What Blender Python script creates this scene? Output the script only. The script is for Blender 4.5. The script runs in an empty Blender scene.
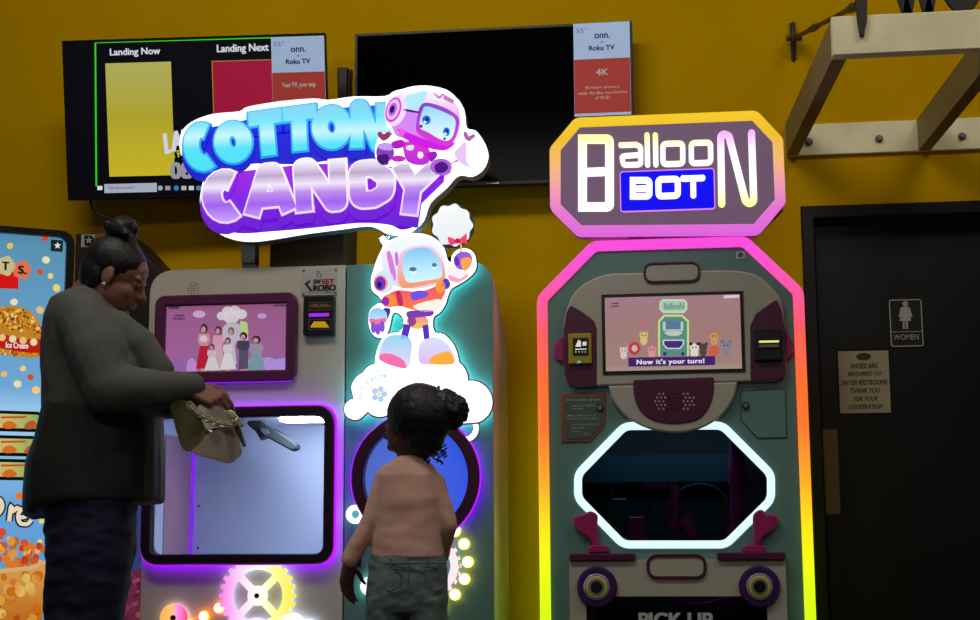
import bpy, bmesh, math, random
from mathutils import Vector, Matrix, Euler, noise
from mathutils.geometry import tessellate_polygon
random.seed(7)
SC = bpy.context.scene
COL = SC.collection
# ------------------------------------------------------------------ camera
F = 1525.0
CAM = Vector((0.0, -6.45, 0.85))
PSI, TH, RO = math.radians(7.5), math.radians(8.95), math.radians(0.3)
FW = Vector((-math.sin(PSI)*math.cos(TH), math.cos(PSI)*math.cos(TH), math.sin(TH)))
r0 = Vector((math.cos(PSI), math.sin(PSI), 0)); u0 = r0.cross(FW)
RT = r0*math.cos(RO) - u0*math.sin(RO); UP = u0*math.cos(RO) + r0*math.sin(RO)
cd = bpy.data.cameras.new('camera'); cam = bpy.data.objects.new('camera', cd); COL.objects.link(cam)
cd.sensor_width = 36.0; cd.lens = F*36/980; cd.clip_end = 100
M = Matrix((RT, UP, -FW)).transposed().to_4x4(); M.translation = CAM
cam.matrix_world = M; SC.camera = cam
SC.view_settings.view_transform = 'Standard'; SC.view_settings.look = 'None'
SC.view_settings.gamma = 1; SC.view_settings.use_curve_mapping = False
SC.view_settings.exposure = 0.0

def ray(px, py): return FW*F + RT*(px-490) - UP*(py-310)
def at(px, py, Y):
    d = ray(px, py); return CAM + d*((Y-CAM.y)/d.y)
class Fr:
    """a vertical face of a thing standing in the room: origin, x along it, y into it, z up"""
    def __init__(s, o, rotz=0, tilt=0):
        s.o = Vector(o); s.m = (Matrix.Rotation(math.radians(rotz), 3, 'Z') @ Matrix.Rotation(math.radians(tilt), 3, 'X'))
        s.ex, s.ey, s.ez = s.m.col[0], s.m.col[1], s.m.col[2]
    def P(s, px, py, y=0.0):
        d = ray(px, py); q = s.o + s.ey*y
        p = CAM + d*((q-CAM).dot(s.ey)/d.dot(s.ey)) - s.o
        return (p.dot(s.ex), p.dot(s.ez))
    def poly(s, pts, y=0.0): return [s.P(a, b, y) for a, b in pts]
    def R(s, x0, y0, x1, y1, y=0.0):
        mx, my = (x0+x1)/2, (y0+y1)/2
        return (s.P(x0, my, y)[0], s.P(mx, y1, y)[1], s.P(x1, my, y)[0], s.P(mx, y0, y)[1])
    def k(s, px, py, y=0.0):
        a = s.P(px-5, py, y); b = s.P(px+5, py, y); return (b[0]-a[0])/10
def zz(ox, oy, f): return lambda pts: [(ox+a*f, oy+b*f) for a, b in pts]

# ------------------------------------------------------------------ materials
def lin(c):
    c = c/255.0; return c/12.92 if c <= .04045 else ((c+.055)/1.055)**2.4
def col(c): return (lin(c[0]), lin(c[1]), lin(c[2]), 1)
MATS = {}
def mat(key, c, rough=.5, metal=0.0, var=.08, scale=8, bump=0.0, bscale=60, coat=0.0, spec=.4):
    if key in MATS: return MATS[key]
    m = bpy.data.materials.new(key); m.use_nodes = True; nt = m.node_tree; N = nt.nodes; L = nt.links
    b = N['Principled BSDF']; c = col(c)
    b.inputs['Roughness'].default_value = rough; b.inputs['Metallic'].default_value = metal
    b.inputs['Coat Weight'].default_value = coat; b.inputs['Specular IOR Level'].default_value = spec
    tc = N.new('ShaderNodeTexCoord'); nz = N.new('ShaderNodeTexNoise'); nz.inputs['Scale'].default_value = scale; nz.inputs['Detail'].default_value = 4
    L.new(tc.outputs['Object'], nz.inputs['Vector'])
    rp = N.new('ShaderNodeValToRGB'); L.new(nz.outputs['Fac'], rp.inputs['Fac'])
    rp.color_ramp.elements[0].position = .3; rp.color_ramp.elements[1].position = .7
    rp.color_ramp.elements[0].color = tuple(v*(1-var) for v in c[:3])+(1,)
    rp.color_ramp.elements[1].color = tuple(min(1, v*(1+var)) for v in c[:3])+(1,)
    L.new(rp.outputs['Color'], b.inputs['Base Color'])
    if bump:
        n2 = N.new('ShaderNodeTexNoise'); n2.inputs['Scale'].default_value = bscale; n2.inputs['Detail'].default_value = 5
        L.new(tc.outputs['Object'], n2.inputs['Vector'])
        bp = N.new('ShaderNodeBump'); bp.inputs['Strength'].default_value = bump; bp.inputs['Distance'].default_value = .01
        L.new(n2.outputs['Fac'], bp.inputs['Height']); L.new(bp.outputs['Normal'], b.inputs['Normal'])
    MATS[key] = m; return m
def glow(key, c, s=1.0, base=None):
    """a lit thing: screen, lamp, backlit print"""
    if key in MATS: return MATS[key]
    m = bpy.data.materials.new(key); m.use_nodes = True; b = m.node_tree.nodes['Principled BSDF']
    c = col(c); b.inputs['Base Color'].default_value = tuple(v*.25 for v in c[:3])+(1,)
    b.inputs['Roughness'].default_value = .5; b.inputs['Specular IOR Level'].default_value = .15
    b.inputs['Emission Color'].default_value = c; b.inputs['Emission Strength'].default_value = s
    MATS[key] = m; return m
def gradglow(key, axis, lo, hi, stops, s=1.0):
    """colour-changing LED or backlit print: colour runs along a world axis"""
    m = bpy.data.materials.new(key); m.use_nodes = True; nt = m.node_tree; N = nt.nodes; L = nt.links
    b = N['Principled BSDF']; b.inputs['Roughness'].default_value = .5; b.inputs['Specular IOR Level'].default_value = .15
    g = N.new('ShaderNodeNewGeometry'); sx = N.new('ShaderNodeSeparateXYZ'); L.new(g.outputs['Position'], sx.inputs[0])
    mr = N.new('ShaderNodeMapRange'); mr.inputs['From Min'].default_value = lo; mr.inputs['From Max'].default_value = hi
    L.new(sx.outputs[axis], mr.inputs['Value']); rp = N.new('ShaderNodeValToRGB'); L.new(mr.outputs['Result'], rp.inputs['Fac'])
    e = rp.color_ramp.elements
    while len(e) > 1: e.remove(e[-1])
    e[0].position = stops[0][0]; e[0].color = col(stops[0][1])
    for p, c in stops[1:]:
        x = e.new(p); x.color = col(c)
    b.inputs['Base Color'].default_value = (.05, .05, .05, 1)
    L.new(rp.outputs['Color'], b.inputs['Emission Color']); b.inputs['Emission Strength'].default_value = s
    MATS[key] = m; return m
def glass(key, tint=(255, 255, 255), refl=.5):
    m = bpy.data.materials.new(key); m.use_nodes = True; nt = m.node_tree; N = nt.nodes; L = nt.links
    N.remove(N['Principled BSDF']); out = N['Material Output']
    t = N.new('ShaderNodeBsdfTransparent'); t.inputs[0].default_value = col(tint)
    g = N.new('ShaderNodeBsdfGlossy'); g.inputs['Roughness'].default_value = .03
    fr = N.new('ShaderNodeFresnel'); fr.inputs[0].default_value = 1.3
    mx = N.new('ShaderNodeMixShader'); ml = N.new('ShaderNodeMath'); ml.operation = 'MULTIPLY'; ml.inputs[1].default_value = refl
    L.new(fr.outputs[0], ml.inputs[0]); L.new(ml.outputs[0], mx.inputs[0]); L.new(t.outputs[0], mx.inputs[1]); L.new(g.outputs[0], mx.inputs[2])
    L.new(mx.outputs[0], out.inputs['Surface']); MATS[key] = m; return m

# ------------------------------------------------------------------ shapes
def area(p): return sum(p[i-1][0]*p[i][1]-p[i][0]*p[i-1][1] for i in range(len(p)))/2
def offs(p, d, closed=True):
    """miter offset of a 2-D path; + d lies to the right-hand side of travel"""
    out = []; n = len(p)
    for i in range(n):
        a = p[i-1] if (closed or i > 0) else None; b = p[i]; c = p[(i+1) % n] if (closed or i < n-1) else None
        def nrm(u, v):
            dx, dz = v[0]-u[0], v[1]-u[1]; l = math.hypot(dx, dz) or 1e-9; return (dz/l, -dx/l)
        n1 = nrm(a, b) if a else nrm(b, c); n2 = nrm(b, c) if c else n1
        mx, mz = n1[0]+n2[0], n1[1]+n2[1]; l = math.hypot(mx, mz)
        if l < 1e-6: mx, mz, l = n1[0], n1[1], 1
        mx /= l; mz /= l; cs = max(.4, mx*n1[0]+mz*n1[1])
        out.append((b[0]+mx*d/cs, b[1]+mz*d/cs))
    return out
def fillet(p, r, n=5, closed=True):
    out = []; N_ = len(p)
    for i in range(N_):
        b = Vector(p[i])
        if not closed and i in (0, N_-1): out.append(tuple(b)); continue
        a = Vector(p[i-1]); c = Vector(p[(i+1) % N_])
        u = (a-b); v = (c-b); lu, lv = u.length, v.length; u /= lu; v /= lv
        ang = math.acos(max(-1, min(1, u.dot(v))))
        if ang > 3.0: out.append(tuple(b)); continue
        d = min(r/math.tan(ang/2), lu*.49, lv*.49); s, e = b+u*d, b+v*d
        for k in range(n+1):
            t = k/n; q = s*(1-t)**2 + b*2*t*(1-t) + e*t*t; out.append(tuple(q))
    return out
def cat(p, n=5, closed=True):
    out = []; N_ = len(p)
    for i in range(N_ if closed else N_-1):
        g = (lambda j: Vector(p[j % N_])) if closed else (lambda j: Vector(p[max(0, min(N_-1, j))]))
        a, b, c, d = g(i-1), g(i), g(i+1), g(i+2)
        for k in range(n):
            t = k/n
            out.append(tuple(.5*((2*b)+(c-a)*t+(2*a-5*b+4*c-d)*t*t+(3*b-a-3*c+d)*t**3)))
    if not closed: out.append(tuple(p[-1]))
    return out
def rr(x0, z0, x1, z1, r, n=5): return fillet([(x0, z0), (x1, z0), (x1, z1), (x0, z1)], r, n)
def circ(cx, cz, r, n=32, rz=None, rot=0, a0=0, a1=2*math.pi):
    rz = rz or r; c, s = math.cos(rot), math.sin(rot); out = []
    full = abs(a1-a0-2*math.pi) < 1e-6
    for i in range(n if full else n+1):
        t = a0+(a1-a0)*i/n; u, v = r*math.cos(t), rz*math.sin(t); out.append((cx+u*c-v*s, cz+u*s+v*c))
    return out
class MB:
    def __init__(s): s.v = []; s.f = []
    def add(s, v, f):
        o = len(s.v); s.v += [tuple(q) for q in v]; s.f += [tuple(i+o for i in g) for g in f]; return s
    def prism(s, p, y0, y1, bev=0.0, holes=()):
        p = list(p)
        if area(p) < 0: p.reverse()
        n = len(p)
        if holes:
            loops = [p]+[list(h) if area(h) < 0 else list(reversed(h)) for h in holes]
            V = [Vector((a, b, 0)) for l in loops for a, b in l]
            T = tessellate_polygon([[Vector((a, b, 0)) for a, b in l] for l in loops]); m = len(V)
            v = [(q.x, y0, q.y) for q in V]+[(q.x, y1, q.y) for q in V]; f = [tuple(t) for t in T]+[tuple(i+m for i in t) for t in T]
            o = 0
            for l in loops:
                k = len(l)
                f += [(o+i, o+(i+1) % k, o+(i+1) % k+m, o+i+m) for i in range(k)]; o += k
            return s.add(v, f)
        if bev:
            q = offs(p, -bev)
            v = [(a, y0, b) for a, b in q]+[(a, y0+bev, b) for a, b in p]+[(a, y1, b) for a, b in p]
            f = [tuple(range(n)), tuple(range(2*n, 3*n))]
            for r_ in (0, n): f += [(r_+i, r_+(i+1) % n, r_+(i+1) % n+n, r_+i+n) for i in range(n)]
        else:
            v = [(a, y0, b) for a, b in p]+[(a, y1, b) for a, b in p]
            f = [tuple(range(n)), tuple(range(n, 2*n))]+[(i, (i+1) % n, (i+1) % n+n, i+n) for i in range(n)]
        return s.add(v, f)
    def stroke(s, path, w, y0, y1, closed=False, bev=None):
        b = min(w, abs(y1-y0))*.3 if bev is None else bev
        prof = [(-w/2, y1), (-w/2, y0+b), (-w/2+b, y0), (w/2-b, y0), (w/2, y0+b), (w/2, y1)]
        if b < 1e-6: prof = [(-w/2, y1), (-w/2, y0), (w/2, y0), (w/2, y1)]
        cols = [[(q[0], y, q[1]) for q in offs(path, d, closed)] for d, y in prof]
        n, m = len(path), len(prof); v = [cols[j][i] for i in range(n) for j in range(m)]; f = []
        for i in range(n if closed else n-1):
            i2 = (i+1) % n; f += [(i*m+j, i*m+(j+1) % m, i2*m+(j+1) % m, i2*m+j) for j in range(m)]
        if not closed: f += [tuple(range(m)), tuple((n-1)*m+j for j in range(m))]
        return s.add(v, f)
    def box(s, x0, x1, y0, y1, z0, z1, bev=0.0):
        return s.prism([(x0, z0), (x1, z0), (x1, z1), (x0, z1)], y0, y1, bev)
    def ell(s, c, r, R=None, nu=16, nv=10):
        if isinstance(r, (int, float)): r = (r, r, r)
        v = []; f = []; c = Vector(c)
        for j in range(nv+1):
            t = math.pi*j/nv
            for i in range(nu):
                a = 2*math.pi*i/nu; q = Vector((r[0]*math.sin(t)*math.cos(a), r[1]*math.sin(t)*math.sin(a), r[2]*math.cos(t)))
                if R is not None: q = R @ q
                v.append(c+q)
        for j in range(nv):
            for i in range(nu):
                i2 = (i+1) % nu
                if j == 0: f.append((i, nu+i, nu+i2))
                elif j == nv-1: f.append((j*nu+i, (j+1)*nu+i, j*nu+i2))
                else: f.append((j*nu+i, (j+1)*nu+i, (j+1)*nu+i2, j*nu+i2))
        # poles: first and last ring collapse to a point; drop the unused copies
        o = len(s.v); keep = {}; vv = []
        for k, q in enumerate(v):
            if k < nu: kk = 0
            elif k >= nv*nu: kk = nv*nu
            else: kk = k
            if kk not in keep: keep[kk] = len(vv); vv.append(v[kk])
        mp = lambda k: keep[0 if k < nu else (nv*nu if k >= nv*nu else k)]
        return s.add(vv, [tuple(mp(k) for k in g) for g in f])
    def loft(s, rings):
        n = len(rings[0]); v = [q for r in rings for q in r]; f = [tuple(range(n)), tuple((len(rings)-1)*n+i for i in range(n))]
        for j in range(len(rings)-1): f += [(j*n+i, j*n+(i+1) % n, (j+1)*n+(i+1) % n, (j+1)*n+i) for i in range(n)]
        return s.add(v, f)
    def tube(s, pts, r, seg=10, closed=False):
        pts = [Vector(p) for p in pts]; n = len(pts)
        rad = r if isinstance(r, (list, tuple)) else [r]*n
        t0 = (pts[1]-pts[0]).normalized(); u = t0.orthogonal().normalized(); rings = []
        for i, p in enumerate(pts):
            a = pts[i-1] if (i > 0 or closed) else pts[0]; b = pts[(i+1) % n] if (i < n-1 or closed) else pts[-1]
            t = (b-a).normalized(); u = (u-t*u.dot(t)).normalized(); w = t.cross(u)
            rings.append([p+(u*math.cos(2*math.pi*k/seg)+w*math.sin(2*math.pi*k/seg))*rad[i] for k in range(seg)])
        if closed:
            v = [q for g in rings for q in g]; f = []
            for j in range(n):
                j2 = (j+1) % n; f += [(j*seg+i, j*seg+(i+1) % seg, j2*seg+(i+1) % seg, j2*seg+i) for i in range(seg)]
            return s.add(v, f)
        return s.loft(rings)
    def limb(s, pts, rad, seg=14):
        pts = [Vector(p) for p in pts]
        for i in range(len(pts)-1):
            if (pts[i+1]-pts[i]).length > 1e-5: s.tube([pts[i], pts[i+1]], [rad[i], rad[i+1]], seg)
        for p, r in zip(pts, rad): s.ell(p, r, nu=seg, nv=8)
        return s
    def mesh(s, name, m, smooth=35):
        me = bpy.data.meshes.new(name); me.from_pydata(s.v, [], s.f)
        bm = bmesh.new(); bm.from_mesh(me); bmesh.ops.recalc_face_normals(bm, faces=bm.faces); bm.to_mesh(me); bm.free()
        if m: me.materials.append(m)
        if smooth: me.shade_smooth(); me.set_sharp_from_angle(angle=math.radians(smooth))
        return me
# ------------------------------------------------------------------ objects
def tag(o, label=None, cat_=None, group=None, kind=None):
    if label: o['label'] = label
    if cat_: o['category'] = cat_
    if group: o['group'] = group
    if kind: o['kind'] = kind
    return o
def thing(name, fr, label, cat_, group=None):
    o = bpy.data.objects.new(name, None); COL.objects.link(o); o.empty_display_size = .1
    m = fr.m.to_4x4(); m.translation = fr.o; o.matrix_world = m
    return tag(o, label, cat_, group)
def part(name, mb, m, parent, label=None, smooth=35):
    o = bpy.data.objects.new(name, mb.mesh(name, m, smooth)); COL.objects.link(o); o.parent = parent
    if label: o['label'] = label
    return o
def single(name, mb, m, fr, label, cat_, group=None, kind=None, smooth=35):
    o = bpy.data.objects.new(name, mb.mesh(name, m, smooth)); COL.objects.link(o)
    mm = fr.m.to_4x4(); mm.translation = fr.o; o.matrix_world = mm
    return tag(o, label, cat_, group, kind)
def struct(name, mb, m): 
    o = bpy.data.objects.new(name, mb.mesh(name, m)); COL.objects.link(o); o['kind'] = 'structure'; return o
TEXTS = []
def text(name, s, box, y, m, parent, ex=.002, bold=0.0, res=3, label=None, rot=0.0, spacing=1.0, bev=0.0, shear=0.0):
    """lettering fitted into box (x0, z0, x1, z1) of the parent's face, y in front of it"""
    me = bpy.data.meshes.new(name); o = bpy.data.objects.new(name, me); COL.objects.link(o); o.parent = parent
    if label: o['label'] = label
    c = bpy.data.curves.new('t', 'FONT'); c.body = s; c.align_x = 'CENTER'; c.offset = 0; c.resolution_u = res; c.space_character = spacing; c.shear = shear
    c.space_line = 1.05
    t = bpy.data.objects.new('t', c); COL.objects.link(t)
    TEXTS.append((o, t, box, y, ex, m, rot, bold)); return o
def finish_texts():
    bpy.context.view_layer.update(); dg = bpy.context.evaluated_depsgraph_get()
    for o, t, box, y, ex, m, rot, bold in TEXTS:
        me = bpy.data.meshes.new_from_object(t.evaluated_get(dg))
        xs = [v.co.x for v in me.vertices]; zs = [v.co.y for v in me.vertices]
        X0, X1, Z0, Z1 = min(xs), max(xs), min(zs), max(zs)
        bm = bmesh.new(); bm.from_mesh(me)
        r = bmesh.ops.extrude_face_region(bm, geom=list(bm.faces))
        top = {g for g in r['geom'] if isinstance(g, bmesh.types.BMVert)}
        nl = t.data.body.count('\n')+1; dl = bold*1.1*(box[3]-box[1])/nl
        cx, cz = (box[0]+box[2])/2, (box[1]+box[3])/2; cr, sr = math.cos(rot), math.sin(rot)
        for v in bm.verts:
            u = (v.co.x-(X0+X1)/2)/(X1-X0)*(box[2]-box[0]-2*dl); w = (v.co.y-(Z0+Z1)/2)/(Z1-Z0)*(box[3]-box[1]-dl)
            v.co = (cx+u*cr-w*sr, y-(ex if v in top else 0), cz+u*sr+w*cr)
        bmesh.ops.recalc_face_normals(bm, faces=bm.faces)
        if bold:
            src = list(bm.verts)+list(bm.edges)+list(bm.faces)
            for kk, (dx, dz) in enumerate(((-dl, -dl/2), (dl, -dl/2), (-dl, dl/2), (dl, dl/2))):
                r = bmesh.ops.duplicate(bm, geom=src); vs = [g for g in r['geom'] if isinstance(g, bmesh.types.BMVert)]
                bmesh.ops.translate(bm, vec=(dx*cr-dz*sr, -.00015*(kk+1), dx*sr+dz*cr), verts=vs)
        bm.to_mesh(me); bm.free()
        nm = o.name; old = o.data; o.data = me; bpy.data.meshes.remove(old); me.name = nm
        me.materials.clear(); me.materials.append(m)
    for o, t, *_ in TEXTS:
        c = t.data; bpy.data.objects.remove(t); bpy.data.curves.remove(c)
REM = []
def remeshed(o, vox, smooth_it=4, nz=0.0, nscale=30, fold=None):
    REM.append((o, vox, smooth_it, nz, nscale, fold))
def finish_remesh():
    for o, vox, it, nz, ns, fold in REM:
        md = o.modifiers.new('r', 'REMESH'); md.mode = 'VOXEL'; md.voxel_size = vox; md.use_smooth_shade = True
        sm = o.modifiers.new('s', 'SMOOTH'); sm.iterations = it; sm.factor = .5
    bpy.context.view_layer.update(); dg = bpy.context.evaluated_depsgraph_get()
    for o, vox, it, nz, ns, fold in REM:
        me = bpy.data.meshes.new_from_object(o.evaluated_get(dg)); mats = list(o.data.materials)
        o.modifiers.clear(); nm = o.name; o.data = me; me.name = nm; me.materials.clear()
        for m in mats: me.materials.append(m)
        me.shade_smooth()
        if nz or fold:
            nr = [v.normal.copy() for v in me.vertices]
            for v, n in zip(me.vertices, nr):
                d = nz*noise.fractal(v.co*ns, 1, 2, 3) if nz else 0
                if fold: d += fold(v.co)
                v.co += n*d
            me.update()
# ================================================================== palette
M_wall = mat('wall_paint', (200, 154, 0), .85, spec=.02, var=.05, scale=2, bump=.05, bscale=120)
M_black = mat('black_plastic', (16, 16, 17), .35)
M_blackm = mat('black_matte', (11, 11, 12), .6)
M_door = mat('door_black', (15, 14, 13), .33, var=.2, scale=3)
M_steel = mat('grey_steel', (120, 122, 124), .4, .6)
M_dsteel = mat('dark_steel', (70, 64, 54), .45, .5)
M_alu = mat('scuffed_aluminium', (244, 234, 190), .55, var=.12, scale=5, bump=.05)
M_beige = mat('machine_grey', (176, 172, 156), .4, var=.02)
M_white = mat('machine_white', (198, 190, 174), .4, var=.02)
M_teal = mat('machine_teal', (94, 132, 124), .42, var=.04)
M_teal2 = mat('machine_teal_side', (120, 150, 148), .42, var=.04)
M_plum = mat('plum_panel', (80, 22, 58), .35, var=.05)
M_plum2 = mat('plum_bezel', (92, 34, 76), .35, var=.05)
M_mag = mat('magenta_plastic', (158, 28, 100), .35)
M_chrome = mat('chrome', (190, 190, 190), .2, 1.0)
M_paper = mat('paper', (205, 200, 170), .7, var=.03)
M_ink = mat('black_ink', (18, 18, 18), .7)
M_glass = glass('clear_glass', (250, 250, 252), .35)
M_dglass = glass('tinted_glass', (205, 212, 215), .3)
WALLF = Fr((0, 0, 0))

# ================================================================== room
xd0 = at(803, 400, 0).x; xd0 = WALLF.P(804, 300)[0]; zd = WALLF.P(850, 205)[1]; xd1 = xd0+1.08
struct('floor', MB().box(-5, 4.5, -10, .3, -.1, 0), mat('floor_dark', (58, 54, 50), .35, var=.15, scale=4))
wm = MB()
wm.prism([(-5, 0), (xd0, 0), (xd0, zd), (xd1, zd), (xd1, 0), (4.5, 0), (4.5, 5.2), (-5, 5.2)], 0, .14)
struct('wall_back', wm, M_wall)
struct('ceiling', MB().box(-5, 4.5, -10, .14, 5.2, 5.3), mat('ceiling_dark', (40, 40, 42), .8))
dr = bpy.data.objects.new('door_1', None); COL.objects.link(dr); dr['kind'] = 'structure'; dr.location = (0, 0, 0)
fw_ = .055
fm = MB().prism([(xd0, 0), (xd0+fw_, 0), (xd0+fw_, zd-fw_), (xd1-fw_, zd-fw_), (xd1-fw_, 0), (xd1, 0), (xd1, zd), (xd0, zd)], -.012, .135, .006)
part('door_frame', fm, M_door, dr)
part('door_leaf', MB().box(xd0+fw_+.003, xd1-fw_-.003, .075, .12, .008, zd-fw_-.004, .002), M_door, dr)
x0, z0, x1, z1 = WALLF.R(821, 429.5, 839, 514.5, .075)
part('push_plate', MB().prism(rr(x0, z0, x1, z1, .004), .0705, .075, .001), mat('brass_plate', (112, 98, 54), .4, .5), dr, 'dull brass push plate')
b = MB()
for qx in (x0+.012, x1-.012):
    for qz in (z0+.015, (z0+z1)/2, z1-.015): b.prism(circ(qx, qz, .004, 10), .069, .0705)
part('screw', b, M_steel, dr)

# restroom sign on the door
f = Fr((WALLF.P(906, 323, .075)[0], .075, 0)); 
t = thing('restroom_sign', f, 'small black restroom sign with a pale figure and WOMEN on the door', 'sign')
x0, z0, x1, z1 = f.R(888.5, 298.5, 923.5, 348)
part('plate', MB().prism(rr(x0, z0, x1, z1, .012), -.006, 0, .001), M_blackm, t)
M_pale = mat('pale_print', (170, 170, 162), .6)
b = MB().stroke(rr(x0+.007, z0+.007, x1-.007, z1-.007, .01), .004, -.008, -.006, True, 0)
zl = f.P(906, 332)[1]; b.box(x0+.007, x1-.007, -.008, -.006, zl-.0012, zl+.0012)
part('border', b, M_pale, t)
Z = zz(830, 285, 100/459)
b = MB().prism(circ(*f.P(*Z([(344, 87)])[0]), .011, 18), -.009, -.006)
b.prism(f.poly(Z([(332, 100), (356, 100), (366, 108), (377, 146), (368, 150), (360, 125), (364, 140), (372, 166), (357, 166), (357, 203), (347, 203), (347, 168), (342, 168), (342, 203), (333, 203), (333, 166), (316, 166), (326, 138), (328, 125), (322, 150), (314, 146), (322, 108)])), -.009, -.006)
part('figure', b, M_pale, t)
text('lettering', 'WOMEN', f.R(893.5, 334.5, 918.5, 340), -.006, M_pale, t, .002, .0)

# paper notice in a clear sleeve
f = Fr((WALLF.P(864, 380, .075)[0], .075, 0))
t = thing('paper_notice', f, 'white hand-lettered paper notice in a clear sleeve on the black door', 'notice')
x0, z0, x1, z1 = f.R(839, 351, 889.5, 413)
part('sheet', MB().box(x0, x1, -.004, -.001, z0, z1), M_paper, t)
part('sleeve', MB().box(x0-.008, x1+.006, -.0065, -.0005, z0-.008, z1+.008), glass('sleeve_film', (245, 245, 245), .6), t)
for s, bx in (('SHOES ARE', (850, 363.5, 878, 368.5)), ('REQUIRED TO', (848, 371.8, 881, 376.5)), ('ENTER RESTROOMS', (842, 380, 887.5, 385)), ('THANK YOU', (850, 388, 880, 393)), ('FOR YOUR', (853.5, 396.5, 877.5, 401)), ('COOPERATION', (848.5, 404.5, 883, 409))):
    text('lettering', s, f.R(*bx), -.0041, M_ink, t, .0005, .012, 3, shear=.25)
x0, z0, x1, z1 = f.R(856, 353, 871, 360.5)
b = MB().prism(circ((x0+x1)/2, (z0+z1)/2, (x1-x0)/2, 20, (z1-z0)/2), -.0046, -.0041)
part('emblem', b, mat('emblem_green', (70, 86, 30), .7), t, 'small dark green oval emblem')

# ================================================================== steel awning over the door
YF = -1.36
A = at(833, 54, YF); Bp = at(786, 158, 0); zb = (A.z+Bp.z)/2; H = .137
AF = Fr((0, 0, 0))
aw = thing('steel_canopy', Fr((Bp.x, 0, zb)), 'scuffed pale metal canopy frame over the black door', 'canopy')
def aw_part(name, mb, m, lab=None):
    mb.v = [(v[0]-Bp.x, v[1], v[2]-zb) for v in mb.v]; return part(name, mb, m, aw, lab)
xr = 2.75
aw_part('wall_plate', MB().box(Bp.x, xr, -.02, -.001, zb, zb+.135, .002), M_alu)
aw_part('front_beam', MB().prism([(A.x, zb), (xr, zb), (xr, zb+H), (A.x, zb+H)], YF, YF+.05, .003), M_alu)
sk = Bp.x-A.x
def side_beam(xo):
    b = MB(); w = .05
    q = [(A.x+xo, YF+.05), (A.x+xo+w, YF+.05), (Bp.x+xo+w, -.02), (Bp.x+xo, -.02)]
    b.loft([[(x, y, zb) for x, y in q], [(x, y, zb+H) for x, y in q]]); return b
M_beam = mat('beam_metal', (134, 120, 76), .6, var=.1, scale=5)
x2 = at(919, 153, 0).x-Bp.x+.045
aw_part('side_beam', side_beam(0), M_beam); aw_part('side_beam', side_beam(x2-.05), M_beam); aw_part('side_beam', side_beam(2*x2-.1), M_beam)
for px, py in ((809, 142), (879, 139), (962, 136.5)):
    p = at(px, py, -.02); b = MB().prism(circ(p.x, p.z, .017, 18), -.026, -.02, .002).prism(circ(p.x, p.z, .011, 6), -.04, -.026, .002)
    aw_part('bolt', b, M_steel)
# wall bracket, tie rod, beam tab
p = at(793, 42, 0)
b = MB(); b.box(p.x-.012, p.x+.012, -.008, -.001, p.z-.08, p.z+.085)
v = [(-.004, 0), (.004, 0)]
fin = [(0, -.09), (-.05, -.02), (-.055, .02), (-.03, .075), (0, .09)]
b.loft([[(p.x+dx, min(y, -.002), p.z+z) for y, z in fin] for dx in (-.005, .005)])
aw_part('wall_bracket', b, M_dsteel)
tabx = at(860, 10, YF).x; t_top = zb+H+.14
r1 = Vector((p.x, -.05, p.z)); r2 = Vector((tabx, YF-.012, at(856, 4, YF-.012).z)); 
d = (r2-r1)
b = MB().tube([r1, r2], .009, 10)
for a, c, rr_ in ((.0, .06, .018), (.3, .42, .016), (.86, .97, .018)): b.tube([r1+d*a, r1+d*((a+c)/2), r1+d*c], [rr_*.8, rr_, rr_*.7], 10)
aw_part('tie_rod', b, M_dsteel)
b = MB().tube([r1+Vector((-.03, 0, 0)), r1+Vector((.035, 0, 0))], .012, 10)
aw_part('rod_pin', b, M_dsteel)
b = MB(); zt = at(862, 36, YF-.01).z
b.prism([(tabx-.02, t_top), (tabx+.028, t_top), (tabx+.02, zt+.05), (tabx+.008, zt), (tabx-.006, zt), (tabx-.012, zt+.05)], YF-.014, YF-.001, .002)
aw_part('beam_tab', b, M_dsteel)
# standing sign letters on the front beam
def stand_letter(ch, px0, px1, ht=.21):
    x0 = at(px0, 10, YF+.02).x; x1 = at(px1, 10, YF+.02).x; w = .05; zbm = zb+H+.002
    f = Fr(((x0+x1)/2, YF+.03, zbm)); hw = (x1-x0)/2; b = MB()
    if ch == 'W':
        for s in (-1, 1):
            b.prism([(s*(hw), ht), (s*(hw+.03), ht), (s*hw*.72, 0), (s*hw*.28, 0)], -.015, .015)
            b.prism([(s*hw*.28, 0), (s*hw*.72, 0), (s*.022, ht*.9), (-s*.02, ht*.9)], -.015, .015)
    else:
        b.stroke(circ(0, ht/2+.0, hw-w/2, 36, ht/2-w/2+.008), w, -.015, .015, True, 0)
        b.v = [(x, y, z+.0085) for x, y, z in b.v]
    return single('sign_letter', b, mat('letter_dark', (44, 42, 40), .5), f, 'dark upright letter %s standing on the canopy beam' % ch, 'letter', 'standing letters on the canopy')
stand_letter('W', 897, 939); stand_letter('O', 943, 985)

# ================================================================== televisions
def tv(px, py, rotz, tilt, wid, hgt, Yc, label):
    p = at(px, py, Yc); f0 = Fr(p, rotz, tilt)
    o = p-f0.ez*hgt/2; f = Fr(o, rotz, tilt)
    t = thing('television', f, label, 'television', 'televisions on the yellow wall')
    hw = wid/2; bz = .012
    part('housing', MB().prism(rr(-hw, 0, hw, hgt, .008), 0, .028, .003).prism(rr(-hw*.7, .06, hw*.7, hgt*.75, .02), .028, .07), M_black, t)
    part('bezel', MB().stroke([(-hw+.006, .008), (hw-.006, .008), (hw-.006, hgt-.006), (-hw+.006, hgt-.006)], .012, -.004, 0, True, .001), M_black, t)
    return f, t, hw
M_screen_off = mat('screen_off', (3, 3, 5), .12, var=.02, spec=.03)
f1, tv1, hw1 = tv(195.5, 117.5, 3.2, 12.5, 1.152, .690, -.30, 'television showing a yellow and a red panel on its screen')
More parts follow.
